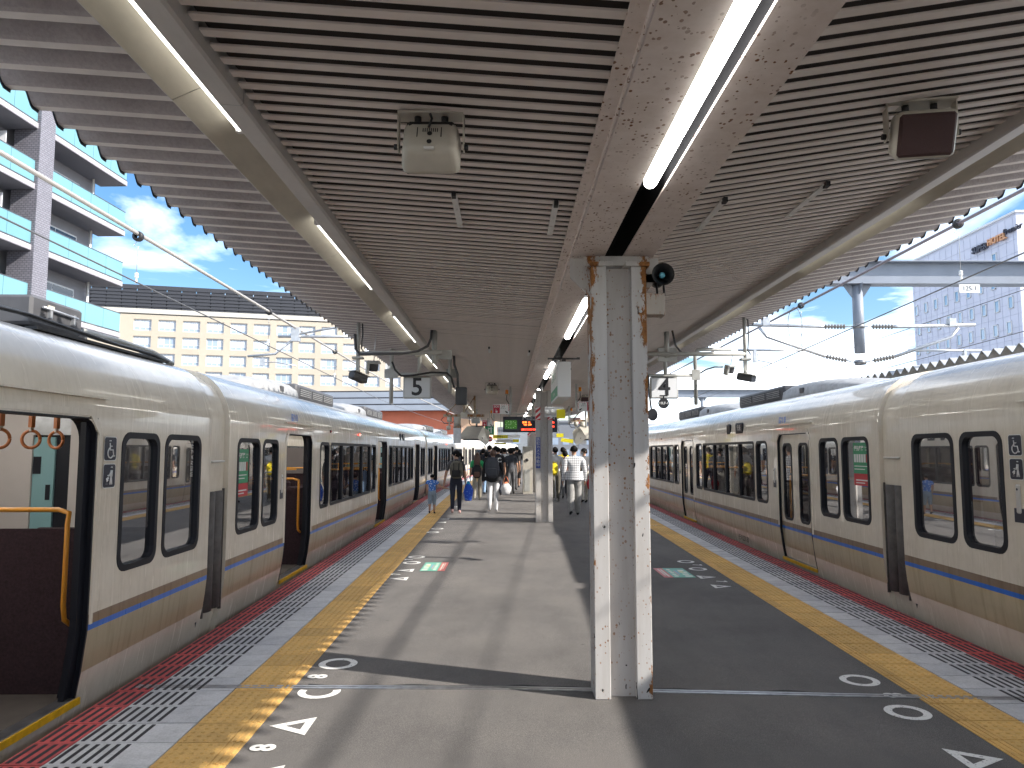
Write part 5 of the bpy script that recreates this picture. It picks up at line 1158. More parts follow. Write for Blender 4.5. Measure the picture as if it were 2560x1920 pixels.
g2 = thing('line_sign', 'slanting sign with white discs and a yellow panel below the guide sign', 'sign', (.95, 13.6, 2.42), (R(18), 0, 0))
s = MB(); s.box(-.24, .10, -.01, .01, -.15, .04); obj('panel', s, M['sign_grey'], g2); s = MB(); s.bbox(-.02, .14, -.03, -.012, -.17, -.0, .01); obj('yellow_panel', s, M['yellow'], g2)
for q in range(2): s = MB(); s.lathe([(0, 0), (.05, 0), (.05, .012), (0, .012)], (-.19+q*.1, -.03, -.05), (0, 1, 0), 14); obj('disc', s, M['white'], g2)

# SOS button signs with rotating lamps
M['sos_red'] = mat('crimson sign', (0.42, .012, .04), .4)
def sos(x, y, side, zt, label):
    r_ = thing('emergency_button_sign', label, 'sign', (x, y, zt)); d = -side
    s = MB(); s.box(-.022, .022, -.022, .022, -.64, 0); obj('post', s, M['grey_paint'], r_)
    s = MB(); s.cyl((d*.085, 0, -.17), (d*.085, 0, -.09), .037, 12, 0, .034); s.sphere((d*.085, 0, -.09), .034, .034, .02, 12, 6); obj('lamp_dome', s, M['orange'], r_)
    s = MB(); s.cyl((d*.085, 0, -.20), (d*.085, 0, -.17), .04, 12, 0); s.box(min(0, d*.085), max(0, d*.085), -.01, .01, -.19, -.175, 0); s.tube([(d*.085, 0, -.2), (d*.09, 0, -.3), (d*.03, 0, -.4)], .010, 6, 1); obj('lamp_base', s, [M['beige_plastic'], M['cable']], r_)
    s = MB(); x0, x1 = sorted((d*.03, d*.40)); s.box(x0, x1, -.01, .01, -.62, -.40); obj('panel', s, M['white'], r_)
    rx0, rx1 = sorted((d*.24, d*.39)); s = MB(); s.box(rx0, rx1, -.013, -.0105, -.605, -.415); obj('red_field', s, M['sos_red'], r_); lettering('SOS', .062, M['white'], r_, (d*.315, -.015, -.455), name='sign_lettering', bold=.002)
    s = MB(); s.bbox(d*.315-.02, d*.315+.025, -.016, -.0135, -.59, -.545, .006); s.box(d*.315-.016, d*.315-.006, -.016, -.0135, -.55, -.505); obj('hand_symbol', s, M['white'], r_)
    lettering('非常\nボタン', .042, M['ink'], r_, (d*.165, -.0125, -.475), name='sign_lettering')
    s = MB()
    for q in range(4): xx = d*(.06+.05*q); s.prism([(xx, -.425), (xx+.02, -.405), (xx+.035, -.405), (xx+.015, -.425)], 'y', -.0125, -.0105)
    for q in range(4): zz = -.56+.035*q; s.prism([(d*.03, zz), (d*.05, zz+.02), (d*.05, zz+.035), (d*.03, zz+.015)], 'y', -.0125, -.0105)
    obj('hazard_edge', s, M['red'], r_); s = MB(); s.prism([(d*.11, -.55), (d*.13, -.55), (d*.09, -.6), (d*.06, -.6), (d*.06, -.575)], 'y', -.0125, -.0105); obj('arrow', s, M['ink'], r_)
sos(.10, 16.6, 1, 3.10, 'nearer left SOS button sign with orange lamp on its post'); sos(1.58, 16.6, -1, 3.16, 'nearer right SOS button sign with orange lamp, partly behind the column')
sos(-.42, 25.4, 1, 3.12, 'farther left SOS button sign above the beige hood'); sos(2.16, 25.4, -1, 3.2, 'farther right SOS button sign above the beige hood')

# departure board with clock
db = thing('departure_board', 'hanging black departure board with green clock and red LED lines', 'departure board', (.70, 22.0, 2.21))
s = MB(); s.bbox(-.79, .82, -.06, .06, 0, .46, .01); obj('housing', s, M['navy_panel'], db)
s = MB()
for xx in (-.6, 0.1, .6): s.box(xx-.03, xx+.03, -.02, .02, .46, .86)
s.box(-.7, .7, -.03, .03, .52, .56); obj('hanger', s, M['grey_paint'], db)
ck = MB(); ck.poly([(a, -.063, c_) for a, c_ in rrect(-.735, -.375, .095, .355, .03)]); ckf = obj('clock_face', ck, M['clock_green'], db)
s = MB()
for h in range(12): a = R(30*h); cx, cz = -.555+.145*math.sin(a)*1.0, .225+.10*math.cos(a); s.box(cx-.009, cx+.009, -.066, -.064, cz-.011, cz+.011)
s.box(-.560, -.551, -.066, -.064, .215, .315); s.box(-.635, -.545, -.066, -.064, .22, .229); obj('clock_hand', s, M['sticker_w'], ckf)
lettering('5', .10, M['white'], db, (-.20, -.064, .40), name='board_lettering'); lettering('快速 大阪・天王寺', .052, M['white'], db, (.08, -.064, .415), name='board_lettering'); lettering('区間快速 難波', .045, M['white'], db, (.05, -.064, .365), name='board_lettering'); lettering('4', .10, M['white'], db, (.72, -.064, .40), name='board_lettering')
for tx, sz, xx, zz, mm in (('普通  12', .065, -.10, .285, 'led_orange'), ('9:08  王寺', .055, -.06, .215, 'led_orange'), ('3番のりばから発車', .06, .0, .075, 'led_red'), ('普通 9:02', .065, .6, .285, 'led_red'), ('快速 9:10', .065, .6, .165, 'led_red')): lettering(tx, sz, M[mm], db, (xx, -.064, zz), name='led_line', bold=.002)
yb = thing('train_stop_sign', 'yellow and white strip signs under the departure board', 'sign', (.32, 24.0, 2.06))
s = MB(); s.box(-.74, -.26, -.015, .015, .0, .11); obj('yellow_strip', s, M['yellow'], yb); s = MB(); s.box(-.258, .12, -.015, .015, .0, .11); obj('white_strip', s, M['white'], yb)
s = MB(); s.box(-.6, -.1, .2, .22, -.12, -.02); obj('lower_strip', s, M['white'], yb); s = MB(); s.box(-.098, .1, .2, .22, -.12, -.02); obj('yellow_strip', s, M['yellow'], yb); s = MB(); s.box(-.7, -.32, .4, .42, -.19, -.14); obj('yellow_strip', s, M['yellow'], yb)
s = MB(); s.lathe([(0, 0), (.085, 0), (.085, .02), (0, .02)], (-.84, -.03, -.02), (0, 1, 0), 20); s2 = obj('red_disc', s, M['red'], yb); s = MB(); s.box(-.90, -.78, -.036, -.031, -.035, -.005); obj('white_bar', s, M['white'], yb)
s = MB(); s.box(-.5, -.48, -.01, .01, .11, .9); s.box(.0, .02, -.01, .01, .11, .9); obj('hanger', s, M['grey_paint'], yb); lettering('10 両 のりば', .06, M['ink'], yb, (-.45, -.018, .055), name='sign_lettering')
yr = thing('train_stop_sign', 'yellow strip signs right of the second column', 'sign', (1.78, 24.0, 2.02))
s = MB(); s.box(-.15, .08, -.015, .015, .08, .2); obj('yellow_strip', s, M['yellow'], yr); s = MB(); s.box(.0, .4, .0, .02, -.06, .06, 0, Matrix.Rotation(R(8), 4, 'Y')); obj('yellow_strip', s, M['yellow'], yr); s = MB(); s.box(-.1, -.08, -.01, .01, .2, 1.0); obj('hanger', s, M['grey_paint'], yr)
eg = thing('exit_sign', 'small green running-man exit sign left of the departure board', 'sign', (-.60, 27.0, 2.40)); s = MB(); s.box(-.17, .17, -.03, .03, -.16, .2); obj('panel', s, M['green'], eg); s = MB(); s.box(-.06, -.02, -.036, -.031, -.1, .1); s.box(.04, .08, -.036, -.031, -.1, .12); s.box(-.06, .1, -.036, -.031, .05, .09); obj('symbol', s, M['white'], eg); s = MB(); s.box(-.01, .01, -.01, .01, .2, .7); obj('hanger', s, M['grey_paint'], eg)

# rusty bracket frames with cameras, and the beige monitor hoods
def rusty_frame(x, y, side, label):
    f = thing('equipment_frame', label, 'bracket', (x, y, 2.62))
    s = MB(); s.box(-.62, .52, -.03, .03, 0, .05); s.box(-.62, .52, -.035, .035, -.02, 0); obj('crossbar', s, M['rust_frame'], f)
    for xx in (-.05, .25): s = MB(); s.box(xx-.03, xx+.03, -.03, .03, .05, .62); obj('hanger', s, M['rust_frame'], f)
    s = MB(); s.tube([(-.55, 0, .05), (-.08, 0, .55)], .018, 6); s.tube([(.22, 0, .5), (-.05, 0, .1)], .014, 6); obj('brace', s, M['rust_frame'], f)
    s = MB(); s.bbox(-.14, .05, -.08, -.03, -.03, .1, .005); obj('junction_box', s, M['beige_plastic'], f)
    s = MB(); s.tube([(-.6, 0, 0), (-.68, 0, -.1), (-.6, 0, -.2), (-.4, 0, -.2), (-.3, 0, -.12)], .012, 6); s.tube([(.1, 0, -.02), (.1, 0, -.2), (.16, 0, -.27), (.6, 0, -.28), (.62, 0, -.05)], .012, 6); obj('cable', s, M['cable'], f)
    s = MB(); s.cyl((-.45, 0, -.02), (-.45, 0, -.16), .07, 12); s.cyl((-.45, 0, -.16), (-.46, 0, -.28), .02, 8); s.bbox(-.53, -.42, -.1, .06, -.38, -.27, .02); obj('camera', s, M['beige_plastic'], f)
    s = MB(); s.cyl((-.23, 0, -.02), (-.23, 0, -.27), .10, 14, 0); s.cyl((-.23, 0, -.27), (-.23, 0, -.33), .11, 14, 1); s.box(-.335, -.13, -.08, .08, -.75, -.33, 2); obj('lamp_column', s, [M['beige_plastic'], M['rust_frame'], M['steel']], f)
    s = MB(); s.bbox(.16, .4, -.08, .08, -.20, -.06, .02); obj('floodlight', s, M['grey_paint'], f)
rusty_frame(-1.12, 20.6, 1, 'rusty frame of cables and cameras over the left platform edge'); rusty_frame(2.72, 24.0, -1, 'rusty frame of cables and lamps over the right platform edge')
def hood(x, y, d, label):
    h = thing('monitor_hood', label, 'monitor', (x, y, 2.05)); s = MB()
    P = [(-.5, -.35, .10), (.12, -.35, .10), (.12, -.35, .16), (-.5, -.35, .16)]
    a, b_, c_, e = (-.42*d, -.3, .05), (.16*d, -.3, .05), (.30*d, .25, .38), (-.20*d, .25, .38)
    s.poly([a, b_, c_, e]); s.poly([(-.42*d, -.3, .05), (.16*d, -.3, .05), (.16*d, -.3, -.02), (-.42*d, -.3, -.02)]); s.poly([b_, c_, (.52*d, .25, .20), (.48*d, .1, -.12), (.40*d, -.1, -.22), (.16*d, -.3, -.02)]); s.poly([(-.20*d, .25, .38), (.30*d, .25, .38), (.52*d, .25, .2), (.45*d, .25, -.05), (-.3*d, .25, -.05)])
    s.poly([e, a, (-.42*d, -.3, -.02), (-.3*d, .25, -.05)]); obj('hood_shell', s, M['beige_plastic'], h)
    s = MB(); s.box(min(-.3*d, .3*d), max(-.3*d, .3*d), -.1, .2, -.06, .02); obj('screen', s, M['black'], h); s = MB(); s.tube([(.1*d, .2, .35), (.1*d, .2, .9)], .03, 8); s.tube([(.36*d, .05, -.2), (.38*d, 0, -.32), (.42*d, -.02, -.36)], .012, 6); obj('hanger', s, M['grey_paint'], h)
hood(-1.02, 23.0, 1, 'beige sloping monitor hood over the left platform edge'); hood(2.62, 23.2, -1, 'beige sloping monitor hood over the right platform edge')
wc = thing('utility_cabinet', 'beige cabinet with meter beside the third column', 'cabinet', (.78, 27.6, zg(27.6))); s = MB(); s.bbox(-.16, .2, 0, .5, 0, 1.75, .01); obj('body', s, M['beige_plastic'], wc); s = MB(); s.lathe([(.03, 0), (.055, 0), (.055, .02), (.03, .02)], (.0, -.025, 1.25), (0, 1, 0), 16); obj('meter', s, M['ink'], wc); s = MB(); s.box(-.1, .1, -.012, 0, .1, .9); obj('door', s, M['grey_paint'], wc)
hr = thing('handrail', 'grey tube handrail behind the second column', 'handrail', (.95, 20.5, zg(20.5))); s = MB(); s.tube([(0, 0, 0), (0, 0, .95), (0, .05, 1.0), (0, 1.5, 1.0), (0, 1.55, .95), (0, 1.55, 0)], .022, 8); obj('tube', s, M['steel'], hr)
import numpy as np
# ---------------------------------------------------------------- people
def cloth(name, col, var=.2, vs=9): return mat(name, col, .85, var=var, vscale=vs, bump=.5, bscale=16)
SK = mat('skin', (0.42, 0.24, 0.16), .55, var=.06, vscale=10); HAIR = mat('black hair', (0.008, 0.007, 0.007), .7, bump=.4, bscale=60, spec=.15); HAIRB = mat('brown hair', (0.085, 0.04, 0.024), .5, var=.4, vscale=30, stretch=(4, 4, .5), bump=.6, bscale=50)
def person(label, x, y, height, c, walk=.0, yaw=0.0, arms=None, sleeve='short', legs='long', hair='short', hairmat=None, head_yaw=0.0, build=1.0, baggy=1.0, hips=1.0):
    """c: dict shirt, pants, shoes. walk: stride (m at 1.7 m). Faces +Y (away from the camera)."""
    k = height/1.70; P = thing('person', label, 'person', (x, y, zg(y)), (0, 0, yaw))
    V, E_, Rad, Lab = [], [], [], []
    def nv(p, r, lab, link_=None):
        V.append(Vector(p)*k); Rad.append((r if isinstance(r, tuple) else (r, r))); Lab.append(lab)
        if link_ is not None: E_.append((link_, len(V)-1))
        return len(V)-1
    b = build; g = baggy
    pel = nv((0, 0, .93), (.135*b*hips, .105*b), 'pants'); wai = nv((0, .0, 1.05), (.135*b, .10*b), 'shirt', pel); ch1 = nv((0, 0, 1.20), (.15*b, .11*b), 'shirt', wai); ch2 = nv((0, .0, 1.34), (.155*b, .105*b), 'shirt', ch1)
    nk = nv((0, .0, 1.445), (.07, .065), 'shirt', ch2); n2 = nv((0, .012, 1.505), (.05, .052), 'skin', nk)
    hd = nv((0, .022, 1.56), (.068, .078), 'skin', n2); h2 = nv((0, .02, 1.61), (.078, .095), 'skin', hd); h3 = nv((0, .015, 1.665), (.055, .07), 'skin', h2)
    arms = arms or {}
    for sd in (-1, 1):
        A = arms.get(sd, {}); sh = nv((sd*.165*b, 0, 1.385), .062*b, 'shirt', ch2)
        el = A.get('el', (sd*.235*b, -.02+.06*sd*walk*2, 1.12)); wr = A.get('wr', (sd*.25*b, .06+.10*sd*walk*2, .88))
        mid = tuple((Vector((sd*.19*b, 0, 1.33))*.5 + Vector(el)*.5)); e_lab = 'shirt' if sleeve == 'long' else 'skin'
        m0 = nv(tuple(Vector((sd*.195*b, -.005, 1.33))), (.06*b*g), 'shirt', sh); m1 = nv(mid, .048*b*(g if sleeve != 'none' else 1), 'shirt' if sleeve != 'none' else 'skin', m0)
        e1 = nv(el, .040*b*(g if sleeve == 'long' else 1), e_lab, m1); w1 = nv(wr, .029*(1.35 if sleeve == 'long' else 1), e_lab, e1)
        d = (Vector(wr)-Vector(el)).normalized(); side = Vector((0, 1, 0)); side = (side-d*side.dot(d)).normalized(); inw = d.cross(side)*(-sd)
        pm = Vector(wr)+d*.055; p1 = nv(tuple(pm), (.026, .034), 'skin', w1)
        for q in range(4):
            o_ = side*(.026-.017*q); L1 = (.036, .042, .040, .030)[q]
            a1 = nv(tuple(pm+o_+d*.035), .0095, 'skin', p1); a2 = nv(tuple(pm+o_+d*(.035+L1)+inw*.010), .0088, 'skin', a1); nv(tuple(pm+o_+d*(.035+L1*1.7)+inw*.026), .008, 'skin', a2)
        t1 = nv(tuple(Vector(wr)+d*.03+side*.034+inw*.008), .011, 'skin', p1); nv(tuple(Vector(wr)+d*.062+side*.046+inw*.02), .009, 'skin', t1)
        # leg
        ph = sd*walk; hp = nv((sd*.085*b*hips, 0, .86), .098*b*hips, 'pants', pel)
        kn = nv((sd*.09, .02+ph*.35, .49+.02*abs(walk)), .066*b*g, 'pants' if legs == 'long' else 'pants' if legs == 'shorts' else 'pants', hp)
        lift = .05 if ph < -.05 else 0.0
        ml = nv((sd*.09, .02+ph*.55-.015, .32+lift*.5), .058*b*(g if legs == 'long' else .85), 'pants' if legs == 'long' else 'skin', kn)
        ak = nv((sd*.09, ph*.85, .085+lift), (.043*(g*1.15 if legs == 'long' else .9)), 'pants' if legs == 'long' else 'skin', ml)
        he = nv((sd*.092, ph*.85-.02, .045+lift), (.040, .042), 'shoes', ak); bl = nv((sd*.098, ph*.85+.09, .034+lift*.6), (.042, .032), 'shoes', he); nv((sd*.10, ph*.85+.155, .028+lift*.3), (.034, .026), 'shoes', bl)
    me = bpy.data.meshes.new('body'); me.from_pydata([tuple(v) for v in V], E_, []); o = bpy.data.objects.new('body', me)
    sk = o.modifiers.new('s', 'SKIN'); sk.use_smooth_shade = True; ss = o.modifiers.new('d', 'SUBSURF'); lv = 2 if y < 22 else 1; ss.levels = lv; ss.render_levels = lv
    lay = me.skin_vertices[0] if me.skin_vertices else None
    if lay is None:
        bm = bmesh.new(); bm.from_mesh(me); bm.verts.layers.skin.verify(); bm.to_mesh(me); bm.free(); lay = me.skin_vertices[0]
    for i, r in enumerate(Rad): lay.data[i].radius = (r[0]*k, r[1]*k); lay.data[i].use_root = (i == 0)
    nm = evaluated_mesh(o); nm.name = 'body'
    bpy.data.objects.remove(o); bpy.data.meshes.remove(me)
    nm.materials.clear()
    for q in ('shirt', 'pants', 'shoes'): nm.materials.append(c[q])
    nm.materials.append(SK); idx = {'shirt': 0, 'pants': 1, 'shoes': 2, 'skin': 3}
    npol = len(nm.polygons); ctr = np.empty(npol*3); nm.polygons.foreach_get('center', ctr); ctr = ctr.reshape(-1, 3)
    best = np.full(npol, 1e9); mi = np.zeros(npol, dtype=np.int32)
    for (i, j) in E_:
        a, ab = np.array(V[i]), np.array(V[j]-V[i]); u = np.clip(((ctr-a) @ ab)/max(1e-9, ab @ ab), 0, 1)
        dd = np.linalg.norm(a+u[:, None]*ab-ctr, axis=1) - (Rad[i][0]*(1-u)+Rad[j][0]*u)*k*.6
        m_ = dd < best; best[m_] = dd[m_]; mi[m_] = np.where(u[m_] < .5, idx[Lab[i]], idx[Lab[j]])
    nm.polygons.foreach_set('material_index', mi); nm.polygons.foreach_set('use_smooth', np.ones(npol, dtype=bool)); nm.update()
    bo = bpy.data.objects.new('body', nm); link(bo, P)
    # head details: nose, ears (children of the body, turned with the head)
    hc = Vector((0, .02, 1.60))*k; s = MB(); mr = Matrix.Translation(hc) @ Matrix.Rotation(head_yaw, 4, 'Z')
    def hp_(v): return tuple(mr @ (Vector(v)*k))
    s.tube([hp_((0, .085, .03)), hp_((0, .103, .0)), hp_((0, .118, -.022)), hp_((0, .095, -.032))], [.008*k, .012*k, .015*k, .008*k], 6)
    for sx in (-1, 1): s.tube([hp_((sx*.078, .0, .02)), hp_((sx*.092, -.012, .012)), hp_((sx*.084, -.004, -.025))], [.006*k, .012*k, .006*k], 6)
    s.tube([hp_((-.022, .088, -.058)), hp_((0, .096, -.056)), hp_((.022, .088, -.058))], .007*k, 5)
    fo = obj('face', s, SK, P)
    s = MB()
    for sx in (-1, 1): s.sphere(hp_((sx*.032, .083, .012)), .011*k, .009*k, .007*k, 8, 5)
    obj('eyes', s, M['ink'], fo)
    # hair: cap of strands as a displaced shell
    hm = hairmat or HAIR; s = MB(); rows = []; nv_, nu = 11, 22
    low = {'short': .60, 'bob': .72, 'long': .70, 'pony': .66, 'crop': .54}[hair]
    for i in range(nv_+1):
        ph_ = low*math.pi*i/nv_; row = []
        for j in range(nu):
            a = 2*math.pi*j/nu; fx = math.sin(a); fr_ = max(0, math.sin(a)); cut = ph_*(1-.42*max(0, fx)**1.5+.16*max(0, -fx))
            r_ = 1.0 + .05*noise.noise(Vector((math.cos(a)*3, math.sin(a)*3, ph_*4+height*7))) + (.05 if hair in ('bob', 'long') else 0)
            row.append(hp_((.094*r_*math.sin(cut)*math.cos(a), -.004+.112*r_*math.sin(cut)*math.sin(a), .012+.112*r_*math.cos(cut))))
        rows.append(row)
    s.sheet(rows, 0, True, True); s.poly(rows[-1])
    if hair == 'long':
        for q in range(9):
            a = R(200+17.5*q); bx, by = .085*math.cos(a), .10*math.sin(a); s.tube([hp_((bx, by, .03)), hp_((bx*1.1, by*1.1, -.1)), hp_((bx*1.35, by*1.05-.01, -.24)), hp_((bx*1.3+.01*math.sin(q*3), by*1.0-.03, -.38-.03*math.sin(q*2.1))), hp_((bx*.9, by*.9-.03, -.47-.04*math.sin(q*1.7)))], [.03*k, .036*k, .034*k, .028*k, .006*k], 6)
    if hair == 'pony':
        s.sphere(hp_((.0, -.13, .0)), .045*k, .045*k, .05*k, 10, 7); s.tube([hp_((.0, -.14, -.01)), hp_((.01, -.17, -.09)), hp_((.0, -.15, -.17))], [.035*k, .035*k, .01*k], 8)
    obj('hair', s, hm, P); return P
def backpack(label, x, y, z, w, h, d, m_, m2=None, yaw=0.0, roll=False):
    bp = thing('backpack', label, 'bag', (x, y, z), (0, 0, yaw)); s = MB(); bm = bmesh.new(); bmesh.ops.create_cube(bm, size=1); bmesh.ops.subdivide_edges(bm, edges=list(bm.edges), cuts=3, use_grid_fill=True)
    for v_ in bm.verts:
        c_ = v_.co; u = c_.z; ws = (1-.28*max(0, u*2)**3) * (1-.12*max(0, -u*2)**3); n_ = Vector(c_)*2; ln = (abs(n_.x)**4+abs(n_.y)**4+abs(n_.z)**4)**.25
        if ln > 0: n_ = n_/max(ln, 1e-6) * max(abs(n_.x), abs(n_.y), abs(n_.z))
        v_.co = Vector((n_.x/2*w*ws*(1+.04*noise.noise(n_*3)), n_.y/2*d*(1-.25*max(0, u*2)), n_.z/2*h))
    bm.normal_update(); s.addbm(bm, 0, True); bm.free(); obj('sack', s, m_, bp)
    s = MB(); s.bbox(-w*.32, w*.32, -d*.5-.03, -d*.38, -h*.40, -h*.02, .025, 0, None, 2); obj('pocket', s, m2 or m_, bp)
    s = MB()
    for sx in (-1, 1): s.tube([(sx*w*.25, d*.30, h*.40), (sx*w*.36, d*.7, h*.48), (sx*w*.36, d*1.2, h*.40), (sx*w*.40, d*1.5, h*.1), (sx*w*.40, d*1.0, -h*.3), (sx*w*.33, d*.4, -h*.36)], .016, 6)
    s.tube([(-.04, d*.1, h*.47), (-.02, d*.05, h*.54), (.02, d*.05, h*.54), (.04, d*.1, h*.47)], .009, 6)
    if roll: s.tube([(-w*.2, -d*.52, h*.35), (-w*.18, -d*.56, h*.1), (-w*.2, -d*.55, -h*.1)], .012, 6); s.tube([(w*.2, -d*.52, h*.35), (w*.18, -d*.56, h*.1), (w*.2, -d*.55, -h*.1)], .012, 6)
    obj('strap', s, m2 or m_, bp); return bp
def hand_bag(label, x, y, z, w, h, d, m_, m2, rz=0.0):
    bg = thing('hand_bag', label, 'bag', (x, y, z), (0, 0, rz)); s = MB(); rows = []
    for i in range(8):
        u = i/7; ww = w*(.62+.38*math.sin(min(1, u*1.5)*math.pi/2))*(1-.8*max(0, u-.55)/.45); dd = d*(.75+.25*math.sin(u*math.pi))*(1-.75*max(0, u-.6)/.4)
        rows.append([(ww/2*math.cos(2*math.pi*q/14)*(1+.08*noise.noise(Vector((q, i*1.3, w*9)))), dd/2*math.sin(2*math.pi*q/14), -h+u*h) for q in range(14)])
    s.sheet(rows, lambda i, j: 1 if i >= 6 else 0, True, True); s.poly(list(reversed(rows[0]))); obj('sack', s, [m_, m2], bg)
    s = MB(); s.tube([(-w*.25, 0, -.02), (-w*.12, 0, .10), (0, 0, .15), (w*.12, 0, .10), (w*.25, 0, -.02)], .009, 6); obj('handle', s, m2, bg); return bg
C_ = {k: cloth(k+' cloth', v) for k, v in dict(charcoal=(.075, .072, .075), navy=(.012, .015, .03), olive=(.11, .10, .078), green=(.02, .30, .10), khaki=(.26, .235, .19), black=(.012, .012, .014), white=(.56, .56, .57), greyshirt=(.42, .44, .48), jeans=(.22, .33, .48), slate=(.05, .054, .065), lightgrey=(.27, .265, .255), darkgrey=(.09, .09, .095), pink=(.62, .40, .38), beige=(.45, .42, .36), yellow=(.80, .62, .02), red=(.42, .02, .03), brown=(.12, .06, .045), shortsblue=(.22, .28, .34)).items()}
kid = C_['kidshirt'] = cloth('blue patterned cloth', (.05, .16, .5)); t, b = base(kid); vo = node(t, 'ShaderNodeTexVoronoi', Scale=26.0); t.links.new(mapped(t, (1, 1, 1)), vo.inputs['Vector']); t.links.new(ramp(t, vo.outputs['Distance'], [(0.3, (.55, .62, .75)), (0.42, (.05, .17, .52))]).outputs[0], b.inputs['Base Color'])
pld = C_['plaid'] = cloth('white checked cloth', (.6, .6, .6)); t, b = base(pld); sx = t.nodes.new('ShaderNodeSeparateXYZ'); t.links.new(mapped(t, (1, 1, 1)), sx.inputs[0])
def stripe(o, f): return ramp(t, math_n(t, 'FRACT', math_n(t, 'MULTIPLY', o, f)), [(0.0, (.42, .43, .46)), (0.22, (.42, .43, .46)), (0.3, (1, 1, 1)), (1, (1, 1, 1))]).outputs[0]
t.links.new(mixrgb(t, 1.0, mixrgb(t, 1.0, (.70, .70, .71), stripe(sx.outputs[0], 21.0), 'MULTIPLY'), stripe(sx.outputs[2], 17.0), 'MULTIPLY'), b.inputs['Base Color'])
blb = cloth('blue patterned bag', (.02, .10, .5)); t, b = base(blb); vo = node(t, 'ShaderNodeTexVoronoi', Scale=20.0); t.links.new(mapped(t, (1, 1, 1)), vo.inputs['Vector']); t.links.new(ramp(t, vo.outputs['Distance'], [(0.15, (.2, .4, .75)), (0.25, (.015, .07, .45))]).outputs[0], b.inputs['Base Color'])
def D(s, p, sh): return dict(shirt=C_[s], pants=C_[p], shoes=C_[sh])
# child and woman hand in hand
person('small child in blue patterned shirt and grey shorts holding a hand', -1.90, 19.25, 1.0, D('kidshirt', 'shortsblue', 'slate'), .16, 0, {1: {'el': (.36, .03, 1.17), 'wr': (.63, .06, 1.10)}, -1: {'el': (-.235, -.03, 1.14), 'wr': (-.225, .02, .93)}}, 'none', 'shorts', 'crop', build=1.18, baggy=1.15)
person('woman in charcoal tee and navy trousers looking left, holding the child', -1.29, 19.3, 1.60, D('charcoal', 'navy', 'pink'), .12, 0, {-1: {'el': (-.27, .0, 1.12), 'wr': (-.33, .03, .82)}}, 'short', 'long', 'pony', head_yaw=R(75), baggy=1.1, hips=1.08)
backpack('olive roll-top backpack on the woman with the child', -1.27, 19.10, 1.13+zg(19), .34, .46, .17, C_['olive'], C_['black'], roll=True)
hand_bag('bright blue patterned bag hanging beside the woman in navy trousers', -.97, 19.28, .88, .26, .50, .16, blb, mat('turquoise bag trim', (.01, .28, .5), .6))
person('girl with long brown hair in green tee and khaki trousers', -.94, 24.3, 1.52, D('green', 'khaki', 'beige'), .24, 0, None, 'short', 'long', 'long', HAIRB, baggy=1.25)
backpack('black backpack on the girl in the green tee', -.94, 24.12, 1.0, .28, .44, .15, C_['black'], C_['brown'])
person('person in black top and pale jeans just behind the green tee', -.70, 27.0, 1.54, D('black', 'jeans', 'black'), .15, 0, None, 'short', 'long', 'bob', baggy=1.3)
person('person in black jersey and tight white leggings', -.345, 19.87, 1.62, D('black', 'white', 'white'), .08, 0, None, 'long', 'long', 'short', HAIRB, baggy=1.0, build=1.12)
js = MB(); rows = [[(.235*(1+.1*i)*math.cos(2*math.pi*q/18), .15*(1+.08*i)*math.sin(2*math.pi*q/18), 1.06-.13*i+(.03*math.sin(q*1.3) if i == 2 else 0)) for q in range(18)] for i in range(3)]; js.sheet(rows, 0, True, True)
_p = [o for o in COL.objects if o.get('label', '').startswith('person in black jersey')][0]; obj('jersey_hem', js, C_['black'], _p)
lettering('N S', .15, M['white'], _p, (-.10, -.172, .98), name='jersey_lettering', bold=.004); lettering('C', .16, M['white'], _p, (.17, -.125, 1.36), (R(80), 0, 0), name='jersey_lettering', bold=.004)
backpack('large dark grey backpack on the person in white leggings', -.365, 19.62, 1.17+zg(19), .38, .56, .20, C_['slate'], C_['slate'])
hand_bag('white and orange bag hanging beside the person in white leggings', .0, 19.85, .84, .30, .34, .18, C_['white'], mat('orange bag trim', (.55, .16, .07), .7))
person('tall man in navy shirt at the back of the left crowd', -.62, 28.0, 1.78, D('navy', 'darkgrey', 'black'), .1, 0, None, 'short', 'long', 'short')
person('man in light grey tee beside the navy shirt', -.40, 29.2, 1.76, D('greyshirt', 'darkgrey', 'black'), .1, 0, None, 'short', 'long', 'short')
person('student in white shirt and grey trousers with black pack', -.06, 29.4, 1.68, D('white', 'darkgrey', 'black'), .2, 0, None, 'short', 'long', 'short', baggy=1.2)
backpack('small black backpack on the student in white shirt', -.10, 29.2, 1.2, .28, .42, .15, C_['black'], C_['black'])
person('student in white shirt and pale trousers with shoulder bag', .14, 32.6, 1.68, D('white', 'lightgrey', 'black'), .2, 0, None, 'short', 'long', 'short', baggy=1.3)
hand_bag('black shoulder bag on the student in pale trousers', .34, 32.4, 1.1, .26, .3, .1, C_['black'], C_['black'])
person('broad man all in black with knee-length shorts', .46, 32.3, 1.76, D('black', 'black', 'darkgrey'), .2, 0, None, 'short', 'shorts', 'short', build=1.3, baggy=1.25)
backpack('black backpack on the broad man in black', .42, 32.08, 1.28, .34, .5, .18, C_['black'], C_['black'])
person('dark-haired student deep in the left crowd', -.22, 33.5, 1.66, D('black', 'darkgrey', 'black'), .2, 0, None, 'short', 'long', 'bob')
person('man in white checked shirt and baggy pale grey trousers', 1.715, 18.75, 1.72, D('plaid', 'lightgrey', 'black'), .14, 0, None, 'long', 'long', 'crop', baggy=1.45, build=1.1)
sh = MB(); rows = [[(.225*(1+.03*i)*math.cos(2*math.pi*q/18), .155*(1+.03*i)*math.sin(2*math.pi*q/18), 1.10-.11*i) for q in range(18)] for i in range(3)]; sh.sheet(rows, 0, True, True)
